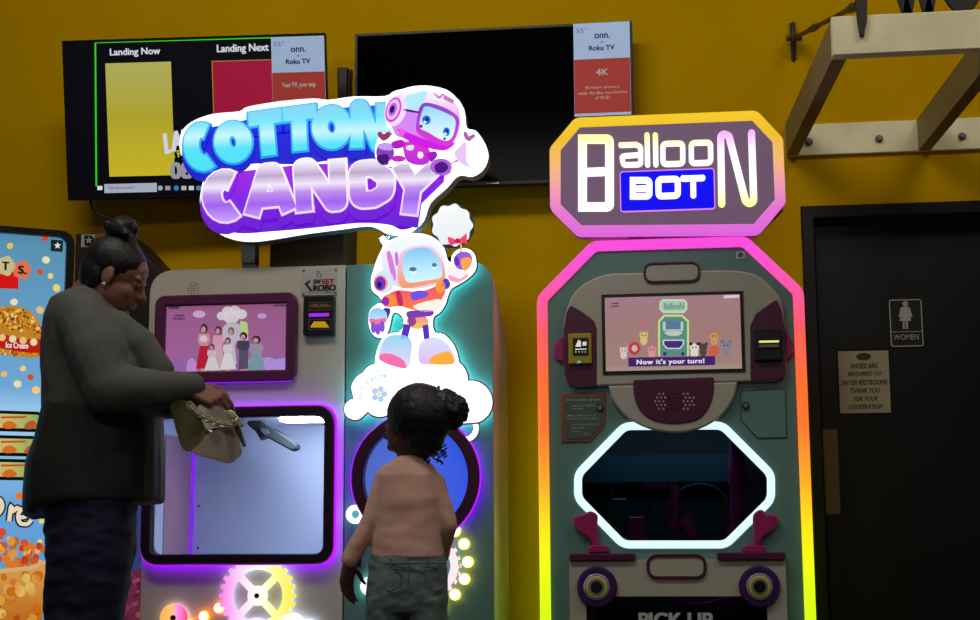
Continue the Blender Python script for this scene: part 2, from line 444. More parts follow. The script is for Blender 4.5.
scr = part('screen', MB().box(-hw1+.012, hw1-.012, -.002, 0, .016, .690-.012), glow('screen_dark', (5, 5, 12), 1.0), tv1)
M_green = glow('scr_green', (40, 200, 30), 1); M_txt = glow('scr_white', (200, 200, 215), 1)
ya = -.002
def scr_poly(name, fr, pts, m, par, y0=-.004, y1=-.002): return part(name, MB().prism(fr.poly(pts), y0, y1), m, par)
b = MB()
b.stroke(f1.poly([(96.5, 186), (95.5, 42.5), (273, 37.5)]), .007, -.003, -.002, False, 0)
part('green_border', b, M_green, scr)
x0, z0, x1, z1 = f1.R(107.5, 62.5, 173, 176)
part('yellow_panel', MB().box(x0, x1, -.003, -.002, z0, z1), gradglow('scr_yellow', 'Z', at(140, 176, -.3).z, at(140, 62, -.3).z, [(0, (206, 182, 16)), (.5, (178, 164, 30)), (1, (176, 174, 90))], .9), scr)
x0, z0, x1, z1 = f1.R(214, 60.5, 276, 175)
part('red_panel', MB().box(x0, x1, -.003, -.002, z0, z1), glow('scr_red', (148, 20, 54), .95), scr)
b = MB().stroke([(x0, z0), (x1, z0), (x1, z1), (x0, z1)], .004, -.0035, -.002, True, 0); part('panel_outline', b, glow('scr_gold', (170, 120, 50), .8), scr)
text('lettering', 'Landing Now', f1.R(110, 48, 160.5, 57), -.002, M_txt, scr, .001, .025)
text('lettering', 'Landing Next', f1.R(217, 44, 269, 54), -.002, M_txt, scr, .001, .025)
text('logo_lettering', 'LAUNCH', f1.R(162, 126, 232, 147), -.003, M_txt, scr, .0015, .05, rot=.2, shear=.2)
text('logo_lettering', 'TRAMPOLINE', f1.R(170, 145, 232, 152), -.003, glow('scr_gold2', (190, 190, 60), .8), scr, .0015, .03, rot=.2)
text('number', '08', f1.R(170, 162, 193, 179), -.003, glow('scr_grey', (150, 150, 160), .9), scr, .0015, .06)
x0, z0, x1, z1 = f1.R(104.5, 183.5, 157, 192.5)
part('search_bar', MB().box(x0, x1, -.0035, -.002, z0, z1), glow('scr_bar', (165, 170, 190), .9), scr)
text('search_hint', 'Type here to search', f1.R(109, 186, 134, 190), -.0035, glow('scr_hint', (80, 85, 105), .8), scr, .0005)
for px, c in ((100, (220, 220, 230)), (160.5, (160, 160, 165)), (168, (150, 150, 160)), (176.5, (40, 130, 200)), (184, (180, 180, 170)), (191.5, (200, 200, 210)), (199, (90, 120, 170))):
    q = f1.P(px, 188)
    part('taskbar_icon', MB().prism(circ(q[0], q[1], .011, 14) if px in (160.5, 176.5) else rr(q[0]-.011, q[1]-.009, q[0]+.011, q[1]+.009, .002), -.0035, -.002), glow('icon_%d' % px, c, .9), scr)
def card(par, fr, box, lav, org, size, top, mid, small, mid_w):
    x0, z0, x1, z1 = fr.R(*box); c = part('promo_card', MB().box(x0, x1, -.0065, -.0045, z0, z1), lav, par, 'lavender and orange promotional card')
    h = z1-z0; zm = z1-h*.39
    part('orange_field', MB().box(x0+.001, x1-.001, -.007, -.006, z0+h*.03, zm), org, c)
    w = x1-x0; cx = (x0+x1)/2
    dk = M_ink
    text('lettering', 'onn.', (cx-w*.13, z1-h*.17, cx+w*.15, z1-h*.12), -.0066, dk, c, .0006, .03)
    text('lettering', '+', (cx-w*.015, z1-h*.225, cx+w*.03, z1-h*.20), -.0066, dk, c, .0006, .02)
    text('lettering', 'Roku TV', (cx-w*.23, z1-h*.30, cx+w*.23, z1-h*.245), -.0066, mat('roku_violet', (70, 40, 120), .6), c, .0006, .04)
    text('lettering', '55"', (x0+w*.05, z1-h*.10, x0+w*.24, z1-h*.05), -.0066, mat('faint_print', (140, 140, 165), .6), c, .0006)
    wp = mat('card_white', (235, 225, 220), .6)
    text('lettering', mid, (cx-w*mid_w, zm-h*.18, cx+w*mid_w, zm-h*.11), -.0071, wp, c, .0006, .03)
    n = len(small)
    for i, s in enumerate(small):
        ww = w*(.43 if len(s) > 18 else .3 if len(s) > 10 else .14); zc = zm-h*(.31+.055*i)
        text('lettering', s, (cx-ww, zc-h*.018, cx+ww, zc+h*.018), -.0071, wp, c, .0006, .01, 2)
M_lav = glow('card_lavender', (160, 186, 224), .35); M_lav.node_tree.nodes['Principled BSDF'].inputs['Base Color'].default_value = col((176, 200, 235))
M_org = glow('card_orange', (132, 46, 44), .6); M_org.node_tree.nodes['Principled BSDF'].inputs['Base Color'].default_value = col((168, 62, 50))
card(tv1, f1, (272.5, 36.5, 325.5, 128), M_lav, M_org, 55, '', 'Your TV, your way', ['Get the latest features automatically', 'Watch what you love'], .32)
f2, tv2, hw2 = tv(492.5, 106, .3, 0, 1.215, .705, -.13, 'television with a black blank screen above the pink-edged machine')
# nudge: the blank set hangs flat on the wall
part('screen', MB().box(-hw2+.01, hw2-.01, -.002, 0, .02, .705-.012), M_screen_off, tv2)
card(tv2, f2, (574, 23, 630.5, 116), M_lav, M_org, 55, '', '4K', ['Brilliant picture', 'with 4x the resolution', 'of FHD'], .11)
for sx in (-.36, .36):
    part('foot', MB().prism([(sx-.02, -.03), (sx+.02, -.03), (sx+.025, .0), (sx-.025, .0)], .005, .03, .003), M_black, tv2)
part('logo_badge', MB().box(-.025, .025, -.006, -.004, .006, .011), M_chrome, tv2)
text('brand_badge', 'onn.', (-.02, .006, .02, .012), -.0062, M_ink, tv2, .0006)
# wall mounts (parts of the sets)
for f, t, bk in ((f1, tv1, .30), (f2, tv2, .13)):
    b = MB()
    inv = f.m.transposed()
    def w2l(q): return tuple(inv @ (Vector(q)-f.o))
    c = f.o+f.ez*.36+f.ey*.06
    b.tube([w2l(c), w2l((c.x, -.01, c.z))], .03, 10)
    q = [(c.x-.15, c.z-.12), (c.x+.15, c.z-.12), (c.x+.15, c.z+.12), (c.x-.15, c.z+.12)]
    b.loft([[w2l((x, y, z)) for x, z in q] for y in (-.012, -.001)])
    part('wall_mount', b, M_dsteel, t)
# drooping cable under the first set
pts = [f1.P(x, y, .03) for x, y in ((90, 196), (91, 205), (95, 212), (104, 217), (116, 219), (128, 217))]
c3 = cat(pts, 5, False)
part('cable', MB().tube([(x, .035, z) for x, z in c3], .006, 8), M_blackm, tv1)
# bracket between the sets
p = at(345, 82, -.02)
f = Fr((p.x, 0, p.z))
t = thing('wall_bracket', f, 'narrow black bracket on the wall between the two televisions', 'bracket')
part('back_plate', MB().box(-.03, .03, -.012, -.001, -.14, .06), M_blackm, t)
part('arm', MB().prism(fillet([(-.022, -.12), (.022, -.12), (.026, .05), (-.026, .055)], .01), -.07, -.012, .006), M_black, t)
# ================================================================== balloon machine
YB = -.75
BF = Fr((at(676, 560, YB).x, YB, 0))
bal = thing('balloon_machine', BF, 'tall teal vending machine with a glowing pink to yellow edge and lit sign on top', 'vending machine')
Z1, Z2, Z3 = zz(530, 230, 300/930), zz(530, 420, 300/930), zz(530, 100, 270/980)
P = BF.P
xl = P(543.6, 430)[0]; xr_ = P(803.4, 430)[0]
zs = (P(543.6, 300)[1]+P(800, 291)[1])/2; ztp = P(670, 244)[1]
xa, xb = P(594, 246)[0], P(744.5, 244)[0]
led = fillet([(xl, .03), (xl, zs), (xa, ztp), (xb, ztp), (xr_, zs), (xr_, .03)], .05, 5, False)
D = .62
outl = [(xl-.02, .02), (xl-.02, zs+.01), (xa-.01, ztp+.018), (xb+.01, ztp+.018), (xr_+.02, zs+.01), (xr_+.02, .02)]
b = MB().stroke([(x, z) for x, z in offs(outl, -.050)] if area(outl) > 0 else offs(outl, .050), .02, .012, D, True, 0)
b.prism(offs(outl, -.05) if area(outl) > 0 else offs(outl, .05), D-.02, D)
part('cabinet', b, M_teal2, bal)
M_rgb = gradglow('rgb_led', 'Z', .55, 1.98, [(0, (205, 255, 0)), (.1, (218, 255, 0)), (.26, (255, 225, 0)), (.38, (255, 165, 30)), (.52, (255, 112, 34)), (.64, (255, 104, 38)), (.77, (255, 86, 88)), (.87, (255, 80, 150)), (1, (242, 72, 212))], 1.1)
part('led_edge', MB().stroke(led, .040, -.014, .055, False, .008), M_rgb, bal, 'LED strip glowing from pink on top to yellow below')
M_rgbb = gradglow('rgb_led_rear', 'Z', .55, 1.98, [(0, (186, 255, 0)), (.4, (205, 250, 0)), (.65, (214, 220, 10)), (.85, (190, 150, 30)), (1, (150, 90, 40))], 6.0)
for sx in (xl+.04, xr_-.04): part('rear_led', MB().box(sx-.015, sx+.015, D, D+.012, .1, zs-.1), M_rgbb, bal, 'LED strip at the rear edge lighting the wall')  # strips added behind the cabinet to brighten the wall
octc = BF.poly(Z2([(149, 168), (149, 243), (289, 386), (607, 386), (747, 247), (747, 168), (596, 17), (294, 19)]))
octh = fillet(offs(octc, .016 if area(octc) > 0 else -.016), .03)
x0l, z0l, x1l, z1l = BF.R(588, 596, 769, 760)
z0l = .25
face = offs(outl, -.03 if area(outl) > 0 else .03)
octin = offs(octc, -.012 if area(octc) > 0 else .012)
low = [(x0l, z0l), (x1l, z0l), (x1l, z1l), (x0l, z1l)]
part('face_panel', MB().prism(face, 0, .012, holes=[octin, low]), M_teal, bal)
M_cool = glow('white_led', (214, 243, 250), 1.12)
part('window_light', MB().stroke(fillet(octc, .06, 6), .029, -.012, .004, True, .006), M_cool, bal, 'white LED octagon around the window')
# inside
M_in = mat('dark_interior', (14, 20, 22), .5)
cv = MB(); xi0, xi1 = xl+.065, xr_-.065; zi0 = .26; zi1 = P(676, 415)[1]
cv.box(xi0, xi1, D-.06, D-.045, zi0, zi1).box(xi0-.012, xi0, .02, D-.045, zi0, zi1).box(xi1, xi1+.012, .02, D-.045, zi0, zi1)
cv.box(xi0, xi1, .02, D-.045, zi1, zi1+.012).box(xi0, xi1, .02, D-.045, zi0-.012, zi0)
part('chamber', cv, M_in, bal, 'dark interior behind the window')
mech = MB(); P3 = lambda px, py, y: (lambda q: (q[0], y, q[1]))(BF.P(px, py, y))
a = P3(655, 452, .4); c = P3(725, 479, .4)
part('shelf_band', MB().box(P(582, 452, .5)[0], P(735, 452, .5)[0], .5, .52, P(650, 482, .5)[1], P(650, 455, .5)[1]), mat('band_teal', (38, 66, 78), .4), bal)
M_magd = mat('magenta_mech', (190, 30, 120), .35)
part('balloon_tube', MB().tube([P3(737, 430, .25), P3(737, 470, .25)], .03, 16).tube([P3(737, 470, .25), P3(737, 485, .25)], .037, 16).tube([P3(737, 485, .25), P3(737, 520, .25)], .028, 16).tube([P3(737, 520, .25), P3(730, 541, .25)], .02, 16), M_magd, bal)
part('nozzle', MB().tube([P3(674, 484, .3), P3(674, 520, .3)], .018, 12).tube([P3(674, 520, .3), P3(674, 528, .3)], .03, 12).box(P(645, 500, .3)[0], P(668, 500, .3)[0], .28, .32, P(660, 487, .3)[1], P(660, 483, .3)[1]), M_magd, bal)
part('clamp_arm', MB().tube([P3(682, 518, .22), P3(693, 536, .22)], .022, 12).tube([P3(683, 517, .22), P3(688, 526, .22)], .028, 12), M_magd, bal)
part('gripper_block', MB().box(P(630, 528, .3)[0], P(644, 528, .3)[0], .25, .33, P(636, 541, .3)[1], P(636, 517, .3)[1], .004).box(P(611, 535, .3)[0], P(650, 535, .3)[0], .25, .33, P(630, 542, .3)[1], P(630, 538, .3)[1], .003), M_magd, bal)
b = MB()
b.tube([P3(612, 487, .35), P3(612, 500, .35), P3(626, 500, .35)], .008, 8).tube([P3(652, 505, .42), P3(652, 540, .42)], .012, 8)
b.stroke([(q[0], q[2]) for q in (P3(700+28*math.cos(i/12*math.pi*1.2+2.6), 508+24*math.sin(i/12*math.pi*1.2+2.6), .4) for i in range(13))], .01, .39, .41)
part('pipe', b, mat('pipe_dark', (48, 56, 58), .35), bal)
part('chamber_lamp', MB().box(xi0+.1, xi1-.1, .30, .34, zi1-.012, zi1-.003), glow('dim_teal', (140, 200, 225), 15.0), bal, 'dim lamp strip inside the window')  # added lamp, put in to lift the dark interior
part('window_glass', MB().prism(octin, .006, .0115), M_dglass, bal)
# upper grey panel
up = cat(Z1([(105, 300), (114, 252), (136, 200), (180, 163), (240, 140), (330, 136), (450, 132), (560, 128), (650, 130), (705, 145), (750, 182), (778, 225), (790, 300)]), 4, False)
up = BF.poly(up)+BF.poly(Z1([(793, 430), (787, 456), (762, 469)]))+BF.poly(Z1([(640, 473), (245, 484), (150, 489), (124, 480), (108, 455)]))
part('console_panel', MB().prism(up, -.022, 0, .006), M_beige, bal)
yc = -.022
b = MB().prism(fillet(BF.poly(Z1([(127, 236), (165, 258), (200, 285), (208, 310), (208, 487), (150, 488), (122, 478), (107, 450), (106, 310), (114, 260)])), .01), yc-.004, yc, .002)
part('side_panel', b, M_plum, bal, 'plum panel under the yellow card reader')
b = MB().prism(fillet(BF.poly(Z1([(764, 217), (778, 250), (789, 310), (791, 440), (785, 457), (760, 468), (683, 470), (682, 300), (700, 262)])), .01), yc-.004, yc, .002)
part('side_panel', b, M_plum, bal, 'plum panel under the black payment slot')
for pts in ([(106, 340), (92, 338), (84, 350), (74, 358), (78, 376), (72, 388), (84, 402), (94, 408), (108, 404)], [(790, 318), (800, 322), (806, 338), (815, 350), (810, 362), (818, 378), (808, 392), (800, 400), (790, 404)]):
    part('side_knob', MB().prism(cat(BF.poly(Z1(pts)), 4), -.016, 0, .005), M_mag, bal)
def pill(Zf, cx, cy, w, h, mr, ins):
    q = BF.P(*Zf([(cx, cy)])[0]); k = BF.k(*Zf([(cx, cy)])[0])*300/930; w *= k; h *= k
    sh = rr(q[0]-w/2, q[1]-h/2, q[0]+w/2, q[1]+h/2, h*.46, 7)
    part('pill_badge', MB().prism(sh, -.026, 0, .002), M_beige, bal); part('pill_outline', MB().stroke(offs(sh, .0), .009, -.03, -.02, True, .002), mr, bal)
pill(Z1, 440, 135, 168, 58, M_plum, 0)
# screen
x0, z0, x1, z1 = BF.R(604.8, 295.5, 741.5, 370.5, yc)
part('screen_bezel', MB().stroke([(x0-.004, z0-.004), (x1+.004, z0-.004), (x1+.004, z1+.004), (x0-.004, z1+.004)], .012, yc-.005, yc, True, .001), M_black, bal)
scb = part('screen', MB().box(x0, x1, yc-.002, yc, z0, z1), gradglow('screen_pink', 'Z', z0, z1, [(0, (170, 150, 134)), (.1, (164, 128, 124)), (.5, (162, 124, 120)), (1, (166, 122, 134))], .9), bal)
ZS = zz(600, 290, 160/980); ys0, ys1 = yc-.003, yc-.002
def sp(name, pts, m, d=0, sm=False):
    q = BF.poly(ZS(pts), yc); return part(name, MB().prism(cat(q, 4) if sm else q, ys0-d, ys1), m, scb)
G = glow
sp('pictured_sign', fillet([(365, 75), (385, 57), (515, 57), (535, 75), (535, 120), (515, 142), (385, 142), (365, 120)], 6), G('pic_mint', (190, 216, 196), .9))
sp('pictured_sign_border', [(376, 80), (392, 68), (508, 68), (524, 80), (524, 116), (508, 130), (392, 130), (376, 116)], G('pic_mint2', (160, 200, 170), .9), .0004)
text('pictured_lettering', 'BallooN', BF.R(664, 303, 684, 309.5, yc), ys0-.0006, G('pic_mint3', (120, 150, 130), .9), scb, .0004, .04, 2)
sp('pictured_machine', [(356, 405), (356, 190), (392, 152), (505, 152), (545, 190), (545, 405)], G('pic_lime', (190, 226, 130), .9))
sp('pictured_face', [(368, 405), (368, 195), (398, 164), (500, 164), (533, 195), (533, 405)], G('pic_teal', (88, 140, 128), .9), .0004)
sp('pictured_screen', [(385, 195), (510, 195), (510, 250), (385, 250)], G('pic_grey', (190, 200, 190), .9), .0008)
sp('pictured_screen', [(402, 192), (494, 192), (494, 242), (402, 242)], G('pic_blue', (90, 120, 160), .9), .0012)
sp('pictured_bowl', [(400, 255), (500, 255), (480, 280), (420, 280)], G('pic_grey', (190, 200, 190), .9), .0008, True)
sp('pictured_window', [(385, 305), (515, 305), (515, 335), (490, 362), (410, 362), (385, 335)], G('pic_grey2', (205, 215, 225), .9), .0008)
sp('pictured_window', [(393, 312), (507, 312), (507, 334), (486, 355), (414, 355), (393, 334)], G('pic_violet', (70, 44, 120), .9), .0012)
for cx in (397, 507): sp('pictured_speaker', circ(cx, 392, 12, 14), G('pic_violet', 0, 0), .0008)
sp('caption_bar', [(174, 415), (705, 405), (705, 460), (174, 470)], G('pic_violet2', (66, 34, 104), .9), .0016)
text('caption', "Now it's your turn!", BF.R(636.5, 359, 704.5, 365.5, yc), ys0-.0018, G('pic_white', (220, 210, 225), .95), scb, .0004, .045, spacing=1.1)
text('screen_logo', 'sweet\nROBO', BF.R(611, 302.5, 619.5, 307.5, yc), ys1, G('pic_dark', (70, 40, 60), .8), scb, .0004, .03, 2)
sp('status_bar', [(758, 34), (852, 30), (852, 48), (758, 52)], G('pic_bar', (210, 205, 210), .9))
def critter(cx, cy, r, cb, ce, ears=True, cap=None):
    r *= 1.2
    c1 = G('cr_%d' % cx, cb, .85); sp('pictured_animal', circ(cx, cy+r*1.1, r*.85, 14, r*1.1), c1)
    sp('pictured_animal', circ(cx, cy, r, 16, r*.85), c1, .0004)
    if ears:
        for s in (-1, 1): sp('pictured_ear', circ(cx+s*r*.75, cy-r*.75, r*.36, 10), G('ce_%d' % cx, ce, .85), .0006)
    for s in (-1, 1): sp('pictured_eye', circ(cx+s*r*.35, cy, r*.17, 8), G('pic_dark', 0, 0), .0008)
critter(145, 372, 20, (215, 200, 205), (200, 170, 180)); critter(268, 280, 22, (220, 190, 130), (200, 160, 90))
critter(318, 366, 22, (215, 150, 150), (190, 120, 130)); critter(578, 352, 24, (225, 220, 215), (40, 36, 40))
critter(632, 350, 22, (90, 72, 56), (70, 54, 44)); critter(700, 282, 22, (205, 150, 96), (180, 120, 80)); critter(772, 340, 26, (136, 130, 146), (120, 112, 130))
sp('pictured_balloon', circ(212, 358, 36, 22, 40), G('pic_red', (196, 60, 72), .85)); sp('pictured_balloon', circ(212, 358, 18, 18, 20), G('pic_pale', (220, 180, 180), .85), .0004)
sp('pictured_fruit', circ(697, 372, 36, 22, 32), G('pic_coral', (206, 96, 76), .85), .0002)
sp('pictured_heart', [(262, 214), (245, 200), (250, 190), (262, 196), (272, 190), (278, 200)], G('pic_pinkh', (220, 100, 130), .85))
# yellow card reader, black slot
x0, z0, x1, z1 = BF.R(569, 334, 592, 364.5, yc)
rd = part('card_reader', MB().prism(rr(x0, z0, x1, z1, .006), yc-.022, yc-.004, .004), mat('reader_yellow', (172, 150, 26), .4), bal, 'yellow card reader')
x0, z0, x1, z1 = BF.R(573, 338, 588.5, 355.5, yc-.022)
part('display', MB().prism(rr(x0, z0, x1, z1, .003), yc-.024, yc-.021), M_black, rd)
g = G('rd_white', (225, 225, 225), .8); Zr = zz(530, 230, 300/930)
part('tap_symbol', MB().prism(BF.poly(Zr([(140, 362), (150, 340), (158, 345), (158, 362)]), yc-.024), yc-.0246, yc-.0235).prism(BF.poly(Zr([(163, 347), (175, 346), (175, 358), (163, 359)]), yc-.024), yc-.0246, yc-.0235).stroke(BF.poly(Zr([(140, 370), (175, 369)]), yc-.024), .004, yc-.0246, yc-.0235, False, 0), g, rd)
part('cue_light', MB().prism(BF.poly(Zr([(145, 412), (152, 404), (160, 411)]), yc-.022), yc-.0235, yc-.0215), G('rd_blue', (90, 180, 220), 1), rd)
b = MB()
for i in range(4):
    q = BF.P(*Zr([(142+i*10, 378)])[0], yc-.024); b.prism(circ(q[0], q[1], .0022, 8), yc-.0246, yc-.0235)
part('status_dots', b, g, rd)
x0, z0, x1, z1 = BF.R(754, 330.5, 781, 361, yc)
sl = part('payment_slot', MB().prism(rr(x0, z0, x1, z1, .006), yc-.024, yc-.004, .004), M_black, bal, 'black payment terminal with a lit slot')
x0, z0, x1, z1 = BF.R(757.5, 339, 780, 349, yc-.02)
part('slot_frame', MB().prism(rr(x0, z0, x1, z1, .004), yc-.03, yc-.022, .002), M_blackm, sl)
x0, z0, x1, z1 = BF.R(759, 340.5, 779, 342.6, yc-.03); part('slot_light', MB().box(x0, x1, yc-.031, yc-.029, z0, z1), G('slot_yel', (235, 225, 120), 1.0), sl)
x0, z0, x1, z1 = BF.R(759, 344.5, 779, 347, yc-.03); part('slot_mouth', MB().box(x0, x1, yc-.031, yc-.029, z0, z1), mat('slot_grey', (120, 120, 112), .5), sl)
# chin
ch = BF.poly(cat(Z1([(245, 486), (258, 530), (300, 580), (365, 616), (450, 630), (530, 616), (595, 575), (632, 520), (642, 474)]), 4, False))
part('chin_panel', MB().prism(ch, -.03, 0, .006), M_beige, bal)
ch = BF.poly(cat(Z1([(322, 468), (322, 510), (340, 560), (380, 592), (450, 603), (520, 590), (555, 552), (569, 505), (568, 459)]), 4, False))
part('speaker_panel', MB().prism(ch, -.036, -.02, .004), M_plum, bal)
for i, (dx, dy) in enumerate([(c*13.5+(r % 2)*6.7, r*11) for r in range(5) for c in range(9)]):
    pass
b = MB(); b2 = MB()
for r in range(5):
    for c in range(10):
        cx, cy = 388+c*12.6+(6 if r % 2 else 0), 508+r*11.5
        if (r in (0, 4)) and (c < 1 or c > 8): continue
        q = BF.P(*Z1([(cx, cy)])[0], -.036); (b if (c < 3 or c > 6) else b2).prism(circ(q[0], q[1], .0042, 8), -.0372, -.0355)
part('speaker_holes', b, mat('hole_light', (190, 150, 150), .5), bal); part('speaker_grille', b2, M_blackm, bal)
# instruction plate
ZI = zz(545, 375, 95/693)
pl = BF.poly(ZI([(120, 135), (441, 130), (441, 365), (335, 485), (121, 490)]))
ip = part('instruction_plate', MB().prism(pl, -.006, 0, .001), mat('plate_border', (132, 70, 52), .5, var=.3, scale=3), bal, 'dark green instruction plate with a red and gold border')
part('plate_field', MB().prism(offs(pl, -.012 if area(pl) > 0 else .012), -.008, -.005), mat('plate_green', (74, 92, 82), .5), ip)
pw = mat('plate_print', (176, 182, 168), .6)
for s, bx in (('Instructions of use', (158, 172, 398, 190)), ('Take your balloon', (192, 218, 372, 236)), ('and play', (192, 240, 280, 256)), ('Wait a few seconds', (160, 290, 370, 304)), ('and watch the magic', (160, 312, 385, 328)), ('Grab your balloon', (192, 355, 375, 370)), ('and enjoy', (194, 380, 290, 396)), ('Enjoy!', (194, 404, 256, 422))):
    q = ZI([(bx[0], bx[1]), (bx[2], bx[3])]); text('lettering', s, BF.R(*q[0], *q[1]), -.008, pw, ip, .0006, .02, 2)
q = BF.P(*ZI([(300, 430)])[0]); part('gold_dot', MB().prism(circ(*q, .005, 12), -.0095, -.008), mat('gold', (170, 130, 60), .5), ip)
def lock(px, py, nm='lock'):
    q = BF.P(px, py); l = part(nm, MB().prism(circ(*q, .0135, 20), -.014, 0, .002), M_black, bal)
    part('lock_core', MB().prism(circ(*q, .009, 16), -.017, -.013, .001).box(q[0]-.001, q[0]+.001, -.0172, -.0168, q[1]-.005, q[1]+.005), M_steel, l)
lock(600, 408)
dp = BF.poly([(740.5, 391), (785.5, 389), (786.5, 437.5), (757.5, 438), (741, 420)])
dd = part('access_door', MB().prism(dp, -.003, 0, .001), M_teal, bal)
part('door_seam', MB().stroke(dp, .003, -.0035, -.0005, True, 0), mat('seam_dark', (40, 56, 52), .6), dd)
lock(745.5, 405.5)
q = BF.R(736, 251.5, 745, 259); part('round_sticker', MB().box(q[0], q[2], -.002, 0, q[1], q[3]), mat('sticker_pale', (176, 182, 178), .6), bal, 'small pale square sticker')
q = BF.P(740.5, 255.2); part('sticker_mark', MB().stroke(circ(q[0], q[1], .008, 14), .003, -.003, -.0015, True, 0).prism(circ(q[0], q[1], .004, 10), -.003, -.0015), M_ink, bal)
# heart paddles
for pts, base in (([(193, 284), (178, 286), (160, 294), (142, 298), (134, 312), (140, 330), (158, 348), (186, 370), (200, 392), (214, 392), (211, 350), (210, 320), (210, 296)], (182, 246)), ([(708, 280), (722, 281), (732, 292), (748, 292), (766, 300), (771, 316), (760, 334), (738, 350), (718, 368), (708, 390), (692, 390), (692, 350), (690, 320), (692, 294)], (658, 730))):
    hp = part('heart_paddle', MB().prism(cat(BF.poly(Z2(pts)), 3), -.03, -.008, .006), M_mag, bal, 'magenta heart-shaped paddle')
    q = Z2([(base[0], 411), (base[0], 396), (base[0]+12, 388), (base[1]-12, 388), (base[1], 396), (base[1], 411)])
    part('paddle_base', MB().prism(fillet(BF.poly(q), .006), -.036, -.002, .003), M_mag, hp)
for a, c_ in (((124, 414), (328, 432)), ((580, 410), (790, 430))):
    q = Z2([a, c_]); x0, z0, x1, z1 = BF.R(*q[0], *q[1])
    part('maroon_ledge', MB().prism(fillet([(x0, z0-.005), (x1, z0-.005), (x1, z1), (x0, z1)], .008), -.055, 0, .004), M_plum, bal)
x0, z1, x1 = P(570.3, 580)[0], P(677, 559.5)[1], P(785.5, 580)[0]
lowp = [(x0, .12), (x1, .12), (x1, z1), (x0, z1)]
part('lower_panel', MB().prism(lowp, -.04, 0, holes=[low]), M_beige, bal)
def pill2():
    q = BF.P(676.5, 566.5, -.04); k = BF.k(676, 566, -.04); w, h = 57*k, 22*k
    sh = rr(q[0]-w/2, q[1]-h/2, q[0]+w/2, q[1]+h/2, h*.46, 7)
    part('pill_badge', MB().prism(sh, -.044, -.01, .002), M_beige, bal); part('pill_outline', MB().stroke(sh, .011, -.05, -.04, True, .002), M_plum, bal)
pill2()
M_pur = mat('dark_purple', (60, 20, 84), .35)
for cx, cy in ((208, 517), (711, 516)):
    q = BF.P(*Z2([(cx, cy)])[0], -.04)
    s = part('round_eye', MB().prism(circ(*q, .074, 40), -.06, -.03, .006), M_pur, bal, 'purple disc with silver and yellow rings')
    part('silver_ring', MB().prism(circ(*q, .048, 36), -.068, -.055, .004), mat('lilac_silver', (170, 176, 200), .3, .6), s)
    part('yellow_ring', MB().prism(circ(*q, .039, 32), -.072, -.06, .003), mat('yellow_ring', (214, 190, 70), .4), s)
    part('grey_ring', MB().prism(circ(*q, .03, 32), -.075, -.065, .002), mat('lilac_silver2', (120, 124, 110), .4), s)
    part('center', MB().prism(circ(*q, .022, 28), -.078, -.065, .003), M_black, s)
part('pickup_glass', MB().box(x0l, x1l, -.012, -.006, z0l, z1l), M_dglass, bal)
text('pickup_lettering', 'PICK UP', BF.R(638.5, 612.5, 713, 628, -.012), -.012, mat('pickup_grey', (190, 186, 186), .5), bal, .004, .05)
arc = [P3(668+i*5, 598+6*math.sin(i/10*math.pi*.9)+i*.2, .06) for i in range(14)]
part('balloon_tray', MB().tube(arc, .012, 10).box(x0l-.005, x0l+.02, .03, .2, z0l, z1l), M_magd, bal)
# neck + sign
x0, z0, x1, z1 = BF.R(627.5, 228, 709, 243)
part('sign_neck', MB().box(x0, x1, -.002, .07, z0-.03, z1+.03, .004), M_beige, bal)
sy = -.05
outer = [(575.5, 117.5), (756, 110.5), (762, 113.5), (782.5, 137), (784, 142), (785.5, 202), (783.5, 207), (760, 231), (755, 234), (582, 235.5), (576, 234), (551.5, 207.5), (550, 203), (549, 149.5), (551, 144)]
so = BF.poly(outer, sy)
cen = [(577.5, 122.5), (754.5, 115.5), (777.5, 140), (780, 201), (756, 228.5), (579.5, 230), (555.5, 206), (555, 149.5)]
sg = part('lit_sign', MB().prism(so, sy+.012, sy+.09, .004), mat('sign_side', (150, 110, 120), .4), bal, 'octagonal lit sign on the machine top')
x0, z0, x1, z1 = BF.R(555, 113, 785, 236, sy)
M_sgb = gradglow('sign_border', 'Z', z0, z1, [(0, (215, 96, 215)), (.2, (222, 110, 205)), (.4, (236, 150, 170)), (.6, (240, 180, 110)), (.8, (232, 184, 30)), (1, (240, 196, 8))], 1.05)
part('sign_border', MB().stroke(fillet(BF.poly(cen, sy), .02), .043, sy, sy+.03, True, .008), M_sgb, sg)
part('sign_face', MB().prism(BF.poly([(580, 126.5), (753, 120), (773.5, 141), (775.5, 199.5), (754, 224), (581, 225), (560.5, 205), (560.5, 149)], sy), sy+.005, sy+.02), glow('sign_mauve', (112, 88, 112), .8), sg)
yl = sy+.005
def lst(name, paths, w, m):
    b = MB()
    for pth, cl, r in paths:
        q = BF.poly(Z3(pth), sy); q = fillet(q, r, 5, cl) if r else q
        b.stroke(q, w, yl-.022, yl, cl, min(w*.3, .006))
        if not cl:
            for e in (q[0], q[-1]): b.prism(circ(e[0], e[1], w*.49, 14), yl-.021, yl)
    return part(name, b, m, sg)
zb0, zb1 = BF.P(600, 210, sy)[1], BF.P(600, 132, sy)[1]
M_let = gradglow('letter_white', 'Z', zb0, zb1, [(0, (255, 250, 255)), (.55, (255, 248, 255)), (.85, (255, 246, 190)), (1, (255, 240, 120))], 1.25)
M_letN = gradglow('letter_pinkish', 'Z', zb0, zb1, [(0, (255, 246, 150)), (.25, (255, 250, 240)), (.7, (255, 225, 255)), (1, (232, 120, 240))], 1.25)
